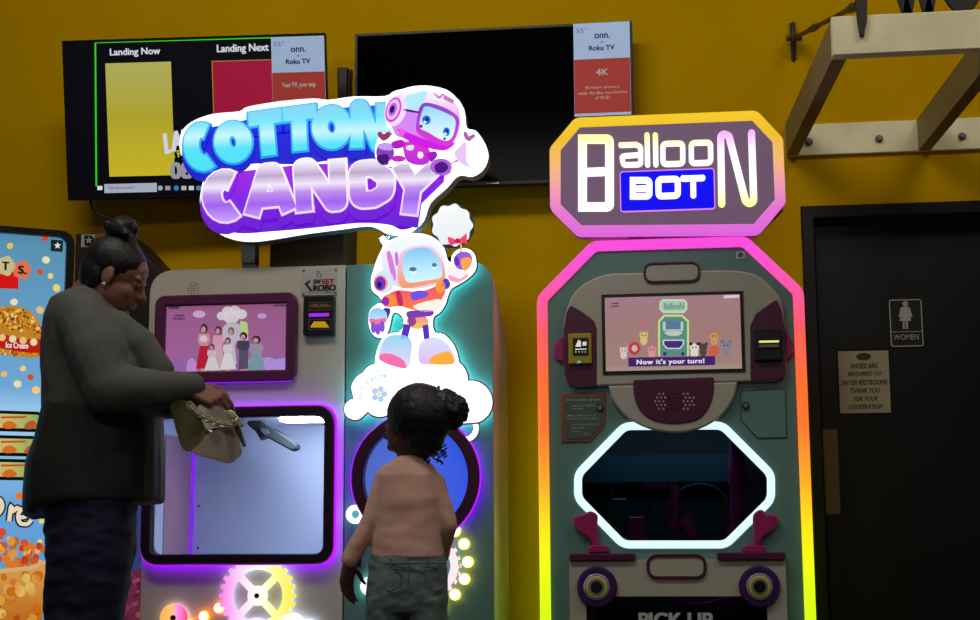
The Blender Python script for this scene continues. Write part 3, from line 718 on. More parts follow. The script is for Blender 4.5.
def bee(name, x0, x1, ya, ym, yb, w, m):
    q = BF.poly(Z3([(x0, ya), (x1, ya), (x1, yb), (x0, yb)]), sy); b = MB()
    fp = [q[0]]+fillet([q[0], q[1], q[2], q[3]], .014, 5, False)[1:-1]+[q[3]]
    b.stroke(fp, w, yl-.022, yl, True, .005)
    mz = BF.P(*Z3([((x0+x1)/2, ym)])[0], sy)[1]; b.stroke([(q[0][0], mz), (q[1][0], mz)], w*.95, yl-.022, yl, False, .005)
    return part(name, b, m, sg)
bee('letter_b', 191, 289, 143, 262, 389, .033, M_let)
M_let2 = gradglow('letter_alloo', 'Z', BF.P(660, 168, sy)[1], BF.P(660, 132, sy)[1], [(0, (255, 250, 250)), (.5, (255, 248, 230)), (1, (255, 240, 120))], 1.2)
lst('letter_a', [([(330, 165), (385, 163), (402, 172), (402, 235), (340, 237), (332, 205), (400, 200)], False, .012)], .019, M_let2)
lst('letter_l', [([(425, 130), (427, 236)], False, 0)], .02, M_let2); lst('letter_l', [([(455, 130), (457, 235)], False, 0)], .02, M_let2)
lst('letter_o', [([(482, 160), (554, 158), (555, 232), (483, 234)], True, .016)], .02, M_let2)
lst('letter_o', [([(585, 157), (655, 155), (656, 228), (586, 231)], True, .016)], .02, M_let2)
lst('letter_n', [([(696, 378), (692, 132), (704, 124), (722, 132), (782, 366), (796, 378), (812, 368), (804, 122)], False, .012)], .026, M_letN)
x0, z0, x1, z1 = BF.R(620.5, 170.5, 714.5, 210.5, sy)
bb = part('blue_plate', MB().prism(rr(x0, z0, x1, z1, .012), yl-.012, yl, .003), glow('sign_blue', (8, 4, 232), 1.0), sg)
part('blue_plate_rim', MB().stroke(rr(x0, z0, x1, z1, .012), .004, yl-.012, yl-.002, True, 0), glow('rim_pink', (220, 130, 230), 1), sg)
yl = sy+.005-.012
M_bot = glow('letter_pure', (255, 255, 255), 1.25)
bee('letter_b', 374, 434, 295, 325, 353, .022, M_bot)
lst('letter_o', [([(466, 292), (536, 290), (537, 350), (467, 353)], True, .014)], .022, M_bot)
lst('letter_t', [([(556, 289), (626, 287)], False, 0), ([(592, 290), (593, 350)], False, 0)], .021, M_bot)
# ================================================================== cotton candy machine
YC = -.75
CF = Fr((at(318, 560, YC).x, YC, 0))
cot = thing('cotton_candy_machine', CF, 'wide white and teal cotton candy machine with a big lit sign on top', 'vending machine')
P = CF.P; DC = .48
xl = P(140, 600)[0]; xm = P(344.5, 450)[0]; xr_ = P(493.5, 500)[0]; zt = P(346, 265)[1]
xl = (xl+P(150, 310)[0])/2
Rc = .10
outl = fillet([(xl, .03), (xl, zt), (xr_, zt), (xr_, .03)], Rc, 8, False)
outl = outl[::-1]  # counter-clockwise from the floor
wx0, wz0, wx1, wz1 = CF.R(155.3, 418, 326, 554.5)
hole = rr(wx0, wz0, wx1, wz1, .045)
ob = fillet([(xl, .03), (xl, zt), (xr_, zt), (xr_, .03)], .32, 8, False)[::-1]; oi = offs(outl, -.012 if area(outl) > 0 else .012); obi = offs(ob, -.012 if area(ob) > 0 else .012)
b = MB(); n_ = len(outl); lp_ = [[(x, .012, z) for x, z in outl], [(x, .10, z) for x, z in outl], [(x, DC, z) for x, z in ob], [(x, DC-.012, z) for x, z in obi], [(x, .10, z) for x, z in oi], [(x, .012, z) for x, z in oi]]
b.v = [q for l in lp_ for q in l]; b.f = [(j*n_+i, j*n_+(i+1) % n_, ((j+1) % 6)*n_+(i+1) % n_, ((j+1) % 6)*n_+i) for j in range(6) for i in range(n_)]
b.prism(ob, DC-.011, DC-.001)
part('cabinet', b, mat('cabinet_silver', (214, 214, 222), .4, var=.2, scale=3), cot)
ins = offs(outl, -.004 if area(outl) > 0 else .004)
def clip(poly, x, keep_left):
    out = []; n = len(poly); s = 1 if keep_left else -1
    for i in range(n):
        a, c = poly[i-1], poly[i]; ia, ic = s*(x-a[0]) >= 0, s*(x-c[0]) >= 0
        if ia != ic:
            t = (x-a[0])/(c[0]-a[0]); out.append((x, a[1]+t*(c[1]-a[1])))
        if ic: out.append(c)
    return out
part('white_front', MB().prism(clip(outl, xm-.003, True), 0, .012, holes=[hole]), M_white, cot, 'white front panel')
rc = P(417, 478); rk = CF.k(417, 478)
ringR = 58*rk
part('teal_front', MB().prism(clip(outl, xm+.003, False), 0, .012, holes=[circ(rc[0], rc[1], ringR-.02, 40)]), M_teal, cot, 'teal front panel')
# screen
x0, z0, x1, z1 = CF.R(156.5, 294.8, 297.3, 381.5)
sx0, sz0, sx1, sz1 = CF.R(167, 306, 288, 372.6)
bz_ = MB().prism(rr(x0, z0, x1, z1, .02), -.03, -.001, .006, ) if 0 else MB().stroke(rr((x0+sx0)/2, (z0+sz0)/2, (x1+sx1)/2, (z1+sz1)/2, .02), sx0-x0, -.03, -.001, True, .006)
part('screen_bezel', bz_, M_plum2, cot)
M_purled = glow('purple_led', (196, 26, 255), 1.1); M_purhid = glow('purple_hidden', (130, 0, 255), 13.0)
M_purled2 = glow('purple_led_soft', (150, 40, 235), 1.0)
part('bezel_light', MB().stroke([(x0+.02, z0-.002), (x1-.03, z0-.002), (x1-.008, z0+.012), (x1-.004, z0+.06)], .008, -.012, -.002, False, 0), M_purled2, cot)
sc = part('screen', MB().box(sx0-.004, sx1+.004, -.012, -.002, sz0-.004, sz1+.004), gradglow('screen_candy', 'Z', sz0, sz1, [(0, (134, 96, 168)), (.3, (158, 92, 150)), (1, (150, 88, 132))], .9), cot)
ZC = zz(150, 260, 200/886)
def cp(name, pts, m, d=0, sm=False):
    q = CF.poly(ZC(pts), -.012); return part(name, MB().prism(cat(q, 4) if sm else q, -.013-d, -.012), m, sc)
def el(cx, cy, rx, ry=None, n=16): return circ(cx, cy, rx, n, ry or rx)
for cx, cy, rx in ((318, 248, 22), (345, 228, 26), (375, 225, 26), (404, 240, 26), (360, 252, 36)): cp('pictured_cloud', el(cx, cy, rx, rx*.85), G('pc_cloud', (206, 196, 204), .9))
cp('pictured_cloud', el(218, 240, 28, 16), G('pc_cloud2', (196, 160, 204), .9)); cp('pictured_cloud', el(496, 248, 20, 12), G('pc_cloud3', (186, 150, 210), .9))
cp('pictured_cloud', [(420, 500), (400, 470), (430, 440), (470, 445), (520, 430), (560, 440), (608, 430), (608, 498)], G('pc_mist', (170, 140, 214), .9), 0, False)
cp('pictured_cloud', [(160, 498), (165, 450), (185, 432), (205, 450), (210, 498)], G('pc_mist2', (190, 130, 200), .9))
cp('pictured_booth', [(322, 300), (340, 280), (372, 275), (395, 285), (410, 272), (432, 280), (436, 360), (320, 360)], G('pc_booth', (180, 176, 190), .9), .0002)
cp('pictured_rainbow', [(400, 270), (428, 275), (436, 320), (420, 345), (404, 330)], G('pc_rain', (180, 200, 120), .9), .0004)
def folk(cx, top, bot, skirt, topc, hair, w, hem, dd):
    h = bot-top; sk = G('pc_skin', (196, 150, 140), .8)
    cp('pictured_legs', [(cx-w*.35, top+h*.7), (cx+w*.3, top+h*.7), (cx+w*.3, bot), (cx-w*.35, bot)], sk, .0003+dd)
    cp('pictured_skirt', [(cx-w*.4, top+h*.42), (cx+w*.4, top+h*.42), (cx+hem, bot-h*.09), (cx-hem, bot-h*.07)], G('pk%d' % cx, skirt, .85), .0006+dd)
    cp('pictured_top', [(cx-w*.55, top+h*.2), (cx+w*.5, top+h*.2), (cx+w*.6, top+h*.34), (cx+w*.36, top+h*.45), (cx-w*.38, top+h*.45), (cx-w*.62, top+h*.36)], G('pt%d' % cx, topc, .85), .0009+dd)
    cp('pictured_hair', el(cx, top+h*.085, w*.36, h*.1), G('ph%d' % cx, hair, .8), .0009+dd); cp('pictured_face', el(cx-w*.05, top+h*.11, w*.22, h*.065), sk, .0012+dd)
folk(240, 285, 498, (176, 30, 56), (196, 140, 150), (70, 40, 50), 44, 36, .0); folk(303, 295, 490, (200, 160, 175), (210, 150, 170), (80, 50, 60), 40, 26, .0)
folk(360, 300, 480, (190, 180, 196), (190, 180, 200), (120, 100, 100), 40, 24, .0)
folk(275, 375, 498, (206, 200, 208), (200, 180, 190), (90, 66, 66), 34, 34, .001); folk(346, 345, 497, (214, 208, 214), (206, 196, 206), (90, 60, 66), 36, 36, .001)
folk(415, 322, 498, (84, 76, 100), (66, 60, 84), (40, 30, 40), 46, 22, .0012); folk(472, 338, 508, (120, 150, 164), (150, 140, 160), (60, 40, 50), 52, 42, .0014)
cp('pictured_candy', el(238, 350, 17, 15), G('pc_pinkp', (214, 186, 206), .9), .003)
text('screen_logo', 'sweet\nROBO', CF.R(173.5, 314.5, 185, 319.8, -.012), -.0122, G('pc_dark', (70, 30, 60), .7), sc, .0005, .04, 2)
for q in ((82, 206, 130, 217), (548, 197, 608, 205)): cp('screen_tab', [(q[0], q[1]), (q[2], q[1]), (q[2], q[3]), (q[0], q[3])], G('pc_tab', (96, 70, 90), .6))
# speaker dots, logo plate, card reader
b = MB(); b.prism(circ(*P(193.3, 288), .0024, 6), -.0015, 0)
for r_, n in ((.011, 6), (.022, 10)):
    for i in range(n):
        q = P(193.3, 288); b.prism(circ(q[0]+r_*math.cos(i*2*math.pi/n), q[1]+r_*math.sin(i*2*math.pi/n), .0024, 6), -.0015, 0)
part('speaker_holes', b, M_blackm, cot)
x0, z0, x1, z1 = CF.R(301.8, 268.5, 338, 295.5)
lp = part('logo_plate', MB().box(x0, x1, -.004, 0, z0, z1, .001), mat('plate_white', (186, 182, 176), .4), cot, 'small white plate with a dark and red logo')
for a in (x0+.008, x1-.008):
    for c in (z0+.008, z1-.008): part('screw', MB().prism(circ(a, c, .005, 12), -.007, -.003, .001), M_steel, lp)
M_logo = mat('logo_dark', (34, 24, 30), .5)
text('lettering', 'SW', CF.R(313.3, 279.3, 321, 284, -.004), -.004, M_logo, lp, .001, .06); text('lettering', 'EET', CF.R(322, 279, 334.5, 284, -.004), -.004, mat('logo_red', (176, 20, 44), .5), lp, .001, .06)
text('lettering', 'ROBO', CF.R(313, 284.8, 336, 291, -.004), -.004, M_logo, lp, .001, .07)
text('tagline', 'Robotic vending', CF.R(308, 291.8, 335, 293.6, -.004), -.004, M_logo, lp, .0005)
b = MB(); q = CF.poly([(316.5, 277.5), (318, 273.5), (317.5, 270.8), (319.5, 272.6), (321.5, 275), (320, 278)], -.004); b.stroke(q, .002, -.005, -.004, False, 0)
b.prism(CF.poly([(304.5, 283.5), (310.5, 279.5), (309.5, 283), (307.5, 284), (312.5, 290.5), (310.5, 292)], -.004), -.005, -.004)
part('robot_arm_mark', b, M_logo, lp)
x0, z0, x1, z1 = CF.R(305, 297.2, 335.8, 335.8)
cr = part('card_reader', MB().prism(rr(x0, z0, x1, z1, .006), -.03, 0, .004), M_black, cot, 'black card reader with yellow and purple marks')
b = MB()
for bx in ((309.5, 302.5, 331, 310), (309, 319.5, 331, 329.5)):
    q = CF.R(*bx, -.03); b.stroke([(q[0], q[1]), (q[2], q[1]), (q[2], q[3]), (q[0], q[3])], .003, -.032, -.03, True, 0)
part('reader_outline', b, mat('reader_grey', (90, 86, 70), .5), cr)
part('reader_mark', MB().prism(CF.poly([(311, 304.5), (318, 303.5), (319, 306), (322, 303.5), (329, 304.5), (330, 307.5), (311, 307.5)], -.03), -.0315, -.03), mat('reader_brown', (120, 90, 30), .5), cr)
q = CF.R(309, 313.3, 329, 316.6, -.03); part('slot_light', MB().box(q[0], q[2], -.033, -.03, q[1], q[3]), glow('slot_purple', (150, 40, 220), 1.1), cr)
part('reader_arrow', MB().prism(CF.poly([(314, 321.5), (325, 321.5), (329.5, 327.5), (310, 327.5)], -.03), -.0315, -.03), glow('reader_yel', (190, 150, 20), .8), cr)
# window: bezel, LED halo, chamber
ox0, oz0, ox1, oz1 = CF.R(146, 407.8, 336.6, 564)
part('window_bezel', MB().stroke(rr((ox0+wx0)/2, (oz0+wz0)/2, (ox1+wx1)/2, (oz1+wz1)/2, .055, 7), wx0-ox0+.002, -.048, -.024, True, .005), mat('bezel_dark', (34, 14, 34), .35), cot, 'dark rounded window bezel')
part('window_skirt', MB().stroke(rr(wx0-.006, wz0-.006, wx1+.006, wz1+.006, .05, 7), .012, -.03, 0, True, 0), mat('bezel_dark', 0), cot)
part('window_glow', MB().stroke(rr(ox0+.005, oz0+.005, ox1-.005, oz1-.005, .065, 7), .008, -.0235, -.015, True, 0), M_purhid, cot, 'purple LED strip hidden behind the bezel')
part('window_light', MB().stroke(rr(ox0-.001, oz0-.001, ox1+.001, oz1+.001, .07, 7), .007, -.034, -.0245, True, 0), M_purled, cot, 'purple LED line around the window')
cb = MB(); cd_ = DC-.022-.008; t_ = .008
a0, a1, c0, c1 = wx0-.004, wx1+.06, wz0-.012, wz1+.004
cb.box(a0-t_, a1+t_, cd_, cd_+t_, c0-t_, c1+t_).box(a0-t_, a0, .013, cd_, c0-t_, c1+t_).box(a1, a1+t_, .013, cd_, c0-t_, c1+t_).box(a0, a1, .013, cd_, c0-t_, c0).box(a0, a1, .013, cd_, c1, c1+t_)
part('chamber', cb, mat('chamber_white', (198, 208, 230), .35, var=.02), cot, 'pale lit chamber behind the window')
q0 = CF.P(165.5, 500, .03); 
part('chamber_side_panel', MB().box(a0+.001, a0+.004, .11, cd_-.03, c0+.005, wz1-.05), mat('mauve_panel', (170, 126, 146), .4, var=.06), cot)
part('corner_light', MB().box(a0+.004, a0+.012, cd_-.022, cd_-.012, c0+.002, c1-.05), glow('corner_purple', (140, 30, 240), 1.0), cot)
lx = CF.P(308, 424, .25)
part('chamber_lamp', MB().box(wx1-.20, wx1-.03, .05, .16, c1-.012, c1-.001, .003), glow('chamber_lamp', (226, 238, 255), 45.0), cot, 'bright white lamp strip in the chamber')
ZW = zz(0, 405, 340/980)
arm = CF.poly(ZW([(716, 52), (724, 46), (750, 44), (764, 58), (800, 72), (862, 116), (860, 128), (846, 134), (806, 112), (780, 98), (768, 96), (756, 102), (750, 92), (742, 78), (722, 62)]), .2)
part('candy_arm', MB().prism(arm, .17, .22, .006), mat('arm_grey', (50, 56, 60), .7, spec=.15), cot, 'dark grey arm inside the chamber')
arm2 = CF.poly(ZW([(752, 66), (770, 70), (776, 80), (764, 86), (752, 76)]), .165)
part('arm_joint', MB().prism(arm2, .158, .172, .002), M_steel, cot)
part('arm_bracket', MB().tube([(arm[0][0]+.03, .2, arm[0][1]-.01), (arm[0][0]+.03, .2, c1)], .008, 8), M_steel, cot)
b = MB()
for px, py in ((198.5, 506), (198, 548), (325, 536.5)):
    q = CF.P(px, py, cd_-.001); b.prism(circ(*q, .005, 10), cd_-.004, cd_)
part('chamber_screws', b, M_dsteel, cot)
part('window_glass', MB().prism(hole, .002, .006), M_glass, cot)
# gears and lit discs on the white front
def gear(cx, cy, rpx, teeth, name, m, lab, mb_=None, holes=True, teeth_span=None):
    q = P(cx, cy); k = CF.k(cx, cy); R = rpx*k
    g = part(name, MB().stroke(circ(q[0], q[1], R*.83, 48), R*.26, -.032, -.018, True, .002), m, cot, lab)
    b = MB()
    for i in range(teeth):
        a = 2*math.pi*i/teeth; ca, sa = math.cos(a), math.sin(a); w = R*2*math.pi/teeth*.30
        b.prism([(q[0]+ca*R*.94-sa*w, q[1]+sa*R*.94+ca*w), (q[0]+ca*R*.94+sa*w, q[1]+sa*R*.94-ca*w), (q[0]+ca*R*1.07+sa*w*.7, q[1]+sa*R*1.07-ca*w*.7), (q[0]+ca*R*1.07-sa*w*.7, q[1]+sa*R*1.07+ca*w*.7)], -.032, -.018)
    part('gear_teeth', b, m, g)
    b = MB()
    for i in range(4):
        a = math.pi/4+i*math.pi/2; b.stroke([(q[0]+math.cos(a)*R*.2, q[1]+math.sin(a)*R*.2), (q[0]+math.cos(a)*R*.78, q[1]+math.sin(a)*R*.78)], R*.2, -.031, -.019)
    part('spokes', b, m, g)
    part('hub', MB().prism(circ(q[0], q[1], R*.27, 24), -.036, -.016, .002), m, g)
    part('hub_cap', MB().prism(circ(q[0], q[1], R*.07, 14), -.04, -.03, .001), M_dsteel, g)
    part('gear_backlight', MB().stroke(circ(q[0], q[1], R*.86, 36), R*.16, -.0145, -.009, True, 0), mb_, g)
    part('standoff', MB().prism(circ(q[0], q[1], R*.1, 10), -.018, 0), M_steel, g)
    return g
gx = P(259.5, 595); gk = CF.k(259.5, 595)
M_gear = gradglow('gear_print', 'X', CF.o.x+gx[0]-36*gk, CF.o.x+gx[0]+36*gk, [(0, (245, 120, 225)), (.3, (255, 214, 246)), (.55, (255, 252, 236)), (.75, (255, 246, 140)), (1, (246, 226, 70))], 1.1)
M_blc = glow('backlight_blue', (150, 200, 255), 5.0)
gear(259.5, 595.5, 35.5, 26, 'lit_gear', M_gear, 'lit gear shading from pink to yellow on the white front', M_blc)
def lit_disc(cx, cy, rpx, m, bl, lab=None, hub=True):
    q = P(cx, cy); k = CF.k(cx, cy)
    d = part('lit_disc', MB().prism(circ(q[0], q[1], rpx*k, 28), -.032, -.018, .003), m, cot, lab)
    part('disc_backlight', MB().prism(circ(q[0], q[1], rpx*k*.85, 24), -.014, -.009), bl, d); part('standoff', MB().prism(circ(q[0], q[1], rpx*k*.3, 8), -.02, 0), M_steel, d)
    if hub: part('hub_cap', MB().prism(circ(q[0], q[1], rpx*k*.2, 12), -.036, -.03), M_dsteel, d)
q = P(176, 617)
M_disc = gradglow('disc_print', 'X', CF.o.x+q[0]-.05, CF.o.x+q[0]+.05, [(0, (250, 170, 70)), (.45, (255, 190, 120)), (.7, (255, 130, 230)), (1, (250, 80, 120))], 1.1)
lit_disc(176, 617.5, 13.5, M_disc, glow('backlight_white', (255, 240, 255), 3.0), 'small lit disc shading from orange to pink')
M_wh = glow('lit_white', (255, 255, 255), 1.3)
lit_disc(292, 630, 17, M_wh, M_blc, 'white lit disc low on the white front', False); lit_disc(310, 629, 10, M_wh, M_blc, None, False); lit_disc(258, 634, 16, gradglow('lit_pinkw', 'Z', .5, .62, [(0, (255, 180, 240)), (1, (255, 235, 255))], 1.1), M_blc, 'pinkish white lit disc under the gear', False)
M_bulbo = glow('bulb_warm', (255, 226, 190), 2.2); M_bulby = glow('bulb_yellow', (255, 250, 205), 2.0)
M_blo = glow('backlight_orange', (255, 120, 10), 7.0); M_bly = glow('backlight_yellow', (255, 196, 60), 8.0)
def bulb(px, py, rpx, m, bl, lab=None):
    q = P(px, py); k = CF.k(px, py)
    b_ = part('lit_bulb', MB().ell((q[0], -.022, q[1]), (rpx*k, .012, rpx*k)), m, cot, lab); part('bulb_backlight', MB().prism(circ(q[0], q[1], rpx*k*1.15, 16), -.014, -.010), bl, b_); part('bulb_stem', MB().prism(circ(q[0], q[1], rpx*k*.4, 10), -.0095, 0), M_steel, b_)
for px, py in ((205, 616), (220, 608), (190.5, 624), (173, 640)): bulb(px, py, 4.3, M_bulbo, M_blo)
for px, py in ((455.6, 531), (464.5, 544), (468.3, 562), (465, 579), (455.5, 594.5), (441, 606)): bulb(px, py, 4.6, M_bulby, M_bly)
gx = P(432, 566)
gear(432, 566, 28, 22, 'lit_gear', gradglow('gear_print2', 'X', CF.o.x+gx[0]-.11, CF.o.x+gx[0]+.11, [(0, (170, 230, 255)), (.6, (255, 200, 250)), (1, (250, 235, 215))], 1.1), 'lit gear on the teal front behind the child', M_blc)
b = MB()
for i in range(9):
    a = -1.3+i*.33; q = (gx[0]+.108*math.cos(a), gx[1]+.108*math.sin(a)); b.stroke([(q[0]-.008*math.sin(a+.5), q[1]+.008*math.cos(a+.5)), (q[0]+.008*math.sin(a+.5), q[1]-.008*math.cos(a+.5))], .004, -.034, -.031)
part('red_dashes', b, glow('dash_red', (214, 40, 70), .9), cot)
# round window
M_ringd = mat('ring_dark', (62, 18, 52), .35)
part('round_bezel', MB().stroke(circ(rc[0], rc[1], ringR, 64), 11.5*rk, -.046, -.024, True, .004), M_ringd, cot, 'dark round window bezel')
part('round_skirt', MB().stroke(circ(rc[0], rc[1], ringR-4*rk, 64), 3*rk, -.03, .0, True, 0), M_ringd, cot)
part('round_glow', MB().stroke(circ(rc[0], rc[1], ringR+4.4*rk, 64), .008, -.0235, -.015, True, 0), M_purhid, cot, 'purple LED strip hidden behind the round bezel')
part('round_light', MB().stroke(circ(rc[0], rc[1], ringR+6*rk, 64), .007, -.034, -.0245, True, 0), M_purled, cot, 'purple LED line around the round window')
part('round_pane', MB().prism(circ(rc[0], rc[1], ringR-.012, 48), .014, .03), gradglow('blue_pane', 'X', CF.o.x+rc[0]-.2, CF.o.x+rc[0]+.2, [(0, (78, 104, 190)), (.3, (70, 106, 214)), (1, (44, 80, 222))], 1.0), cot, 'blue glowing round window')
# cloud plate
ZK = zz(340, 370, 160/980)
M_lit = glow('plate_lit', (250, 254, 255), 1.5)
M_cy = glow('backlight_cyan', (110, 235, 245), 12.0)
cl = []
def arcz(cx, cy, r, a0, a1, n=10, ry=None): return [(cx+r*math.cos(math.radians(a0+(a1-a0)*i/n)), cy-(ry or r)*math.sin(math.radians(a0+(a1-a0)*i/n))) for i in range(n+1)]
cl += arcz(88, 240, 64, 300, 95) + arcz(190, 130, 125, 170, 118) + arcz(230, 60, 100, 150, 60) + arcz(420, 40, 150, 140, 40) + arcz(640, 60, 140, 130, 0, ) + arcz(800, 195, 131, 100, -70) + arcz(690, 230, 110, -60, -120) + arcz(480, 200, 130, -50, -130) + arcz(240, 190, 95, -50, -140)
clp = CF.poly(ZK(cl), -.055)
pc = part('cloud_plate', MB().prism(clp, -.055, -.041, .002), M_lit, cot, 'glowing white cloud plate')
part('plate_rim', MB().prism(offs(clp, .006 if area(clp) > 0 else -.006), -.0415, -.0365), mat('rim_plum', (96, 40, 88), .4), pc)
part('cloud_backlight', MB().prism(offs(clp, -.010 if area(clp) > 0 else .010), -.029, -.023), M_cy, pc)
part('standoff', MB().prism(circ(*CF.P(418, 390), .05, 12), -.041, 0), M_steel, pc)
fb = glow('faint_blue', (176, 204, 240), 1.0)
import builtins
for i, ch_ in enumerate('Cotton candy!'):
    if ch_ == ' ': continue
    a = math.radians(198-i*9.5); q = (258+130*math.cos(a), 172-130*math.sin(a)); c = CF.P(*ZK([q])[0], -.055)
    text('letter', ch_, (c[0]-.008, c[1]-.009, c[0]+.008, c[1]+.009), -.0552, fb, pc, .0008, 0, 2, rot=a-math.pi/2)
q = CF.P(*ZK([(240, 148)])[0], -.055); b = MB()
for i in range(5): b.prism(circ(q[0]+.02*math.cos(i*1.257), q[1]+.02*math.sin(i*1.257), .012, 12), -.0562, -.055)
part('flower_print', b, fb, pc); part('flower_middle', MB().prism(circ(q[0], q[1], .009, 12), -.057, -.055), glow('faint_orange', (255, 214, 160), 1.1), pc)
b = MB()
for x_ in range(6): 
    q = CF.P(*ZK([(415+x_*16, 140-(x_ % 3)*8)])[0], -.055); b.prism(circ(*q, .012, 10), -.056, -.055)
part('blue_print', b, glow('faint_blue2', (196, 232, 252), 1.1), pc)
q = CF.P(*ZK([(772, 360)])[0]); k = CF.k(466, 428)*160/980
b = MB().stroke(circ(q[0], q[1], 68*k, 28, a0=math.radians(-190), a1=math.radians(25)), 30*k, -.038, -.024, False, .002)
hk = part('curl_plate', b, M_lit, cot, 'glowing white curl under the cloud'); part('curl_rim', MB().stroke(circ(q[0], q[1], 70*k, 28, a0=math.radians(-190), a1=math.radians(25)), 38*k, -.0242, -.02, False, 0), mat('rim_plum', 0), hk)
q = P(357, 514.5); k = CF.k(357, 514)
rg = part('lit_ring', MB().stroke(circ(q[0], q[1], 6.6*k, 28), 5*k, -.036, -.022, True, .002), M_lit, cot, 'small glowing white ring'); part('ring_backlight', MB().stroke(circ(q[0], q[1], 6.6*k, 24), 3*k, -.018, -.012, True, 0), glow('backlight_cyan_dim', (110, 235, 245), 3.0), rg)
lit_disc(371, 586, 9, M_lit, M_cy, 'white lit disc beside the child', False)
x0, z0, x1, z1 = CF.R(354.5, 546, 364.5, 569)
cl_ = part('coin_lock', MB().box(x0, x1, -.02, 0, z0, z1, .003), mat('lock_grey', (112, 116, 116), .4, .4), cot, 'small grey lock box')
part('lock_face', MB().box(x0+.008, x1-.008, -.024, -.019, z0+.01, z0+.045, .002), M_black, cl_)
# robot plate
ZR = zz(355, 200, 130/474)
back = [(90, 148), (96, 131), (106, 131), (124, 146), (150, 136), (200, 121), (255, 124), (298, 144), (324, 175), (336, 215), (350, 226), (352, 205), (366, 186), (390, 176), (418, 180), (436, 200), (441, 240), (428, 268), (390, 298), (352, 320), (338, 345), (328, 378), (308, 408), (286, 424), (282, 455), (292, 482), (325, 490), (358, 526), (376, 580), (372, 640), (280, 660), (200, 660), (80, 650), (72, 590), (80, 545), (98, 505), (125, 486), (160, 480), (176, 456), (170, 424), (145, 408), (132, 422), (126, 452), (112, 490), (84, 502), (58, 482), (48, 440), (54, 402), (84, 376), (104, 378), (84, 350), (62, 330), (57, 292), (64, 262), (80, 214), (96, 180), (101, 165)]
yr = -.055
bp = cat(CF.poly(ZR(back), yr), 3)
rb = part('robot_plate', MB().prism(bp, yr, yr+.014, .002), M_lit, cot, 'glowing white-edged robot figure plate above the cloud')
part('plate_rim', MB().prism(offs(bp, .005 if area(bp) > 0 else -.005), yr+.0135, yr+.02), mat('rim_navy', (36, 44, 70), .4), rb)
inn = CF.poly(ZR([(110, 300), (130, 190), (200, 150), (290, 170), (320, 260), (290, 380), (270, 420), (280, 500), (340, 560), (340, 620), (110, 620), (110, 560), (190, 470), (180, 400), (120, 360)]), yr)
part('plate_backlight', MB().stroke(offs(bp, -.016 if area(bp) > 0 else .016), .016, yr+.026, yr+.032, True, 0), M_cy, rb); part('standoff', MB().prism(circ(*CF.P(415, 300), .05, 12), yr+.015, 0).prism(circ(*CF.P(418, 350), .05, 12), yr+.015, 0), M_steel, rb)
def rp(name, pts, c, d=1, sm=True, s=1.0, fr=None, Zf=None, par=None, y=None):
    fr = fr or CF; Zf = Zf or ZR; par = par or rb; y = yr if y is None else y
    q = fr.poly(Zf(pts), y); q = cat(q, 4) if sm else q
    m = c if not isinstance(c, tuple) else glow('rp_%d_%d_%d' % c, c, s)
    return part(name, MB().prism(q, y-.0012*d-.001, y), m, par)
zr0, zr1 = CF.P(410, 370)[1], CF.P(410, 235)[1]
def gz(key, fr, y0p, y1p, c0, c1, s=1.0): return gradglow(key, 'Z', fr.P(410, y0p)[1], fr.P(410, y1p)[1], [(0, c0), (1, c1)], s)
rp('helmet', [(96, 200), (128, 158), (190, 134), (250, 133), (296, 158), (322, 205), (330, 268), (315, 300), (250, 322), (170, 322), (130, 300), (104, 260)], gz('rp_helm', CF, 290, 238, (226, 214, 246), (246, 252, 255)))
rp('helmet_stripe', [(116, 195), (128, 188), (142, 230), (150, 285), (138, 292), (124, 240)], (214, 120, 214), 2); rp('helmet_stripe', [(146, 196), (156, 194), (158, 230), (150, 240)], (190, 110, 220), 2)
rp('visor_frame', [(164, 200), (190, 178), (240, 166), (286, 176), (316, 218), (331, 268), (324, 292), (280, 306), (190, 322), (160, 305), (156, 250)], gz('rp_vis', CF, 290, 245, (250, 150, 90), (236, 210, 244)), 2)
rp('visor', [(176, 208), (200, 184), (250, 174), (284, 188), (310, 228), (318, 266), (310, 284), (260, 294), (200, 302), (182, 284), (174, 244)], gz('rp_face', CF, 282, 246, (206, 246, 255), (96, 190, 246)), 3)
rp('eye', el(212, 257, 14, 12), (80, 110, 160), 4); rp('eye', el(290, 240, 9, 10), (80, 110, 160), 4); rp('eyelid', [(198, 258), (212, 262), (226, 258), (222, 270), (204, 270)], (210, 244, 255), 5); rp('eyelid', [(281, 242), (290, 246), (299, 242), (296, 252), (284, 252)], (210, 244, 255), 5)
rp('ear_pad', el(106, 298, 38, 42), (206, 226, 250), 2); rp('ear_rim', el(94, 304, 26, 30), (250, 150, 90), 3); rp('ear_disc', el(93, 305, 20, 25), (110, 50, 190), 4); rp('ear_core', el(90, 310, 9, 12), (40, 20, 110), 5)
rp('shoulder', [(106, 362), (150, 330), (240, 334), (318, 306), (330, 332), (312, 368), (280, 396), (220, 402), (168, 388), (128, 388)], gz('rp_sho', CF, 312, 286, (255, 120, 60), (236, 70, 110))); rp('belly', [(214, 386), (300, 362), (316, 376), (300, 398), (250, 408)], (255, 236, 226), 2)
rp('shoulder_joint', el(124, 368, 26, 24), (255, 140, 50), 2); rp('shoulder_core', el(112, 370, 14, 17), (150, 40, 180), 3); rp('chest_plate', [(206, 338), (240, 330), (266, 338), (262, 352), (220, 366), (206, 358)], (110, 80, 220), 2); rp('shoulder_joint', el(312, 316, 18, 24), (255, 150, 60), 2)
rp('collar_tube', [(150, 336), (166, 334), (176, 380), (160, 384)], (190, 40, 90), 2)
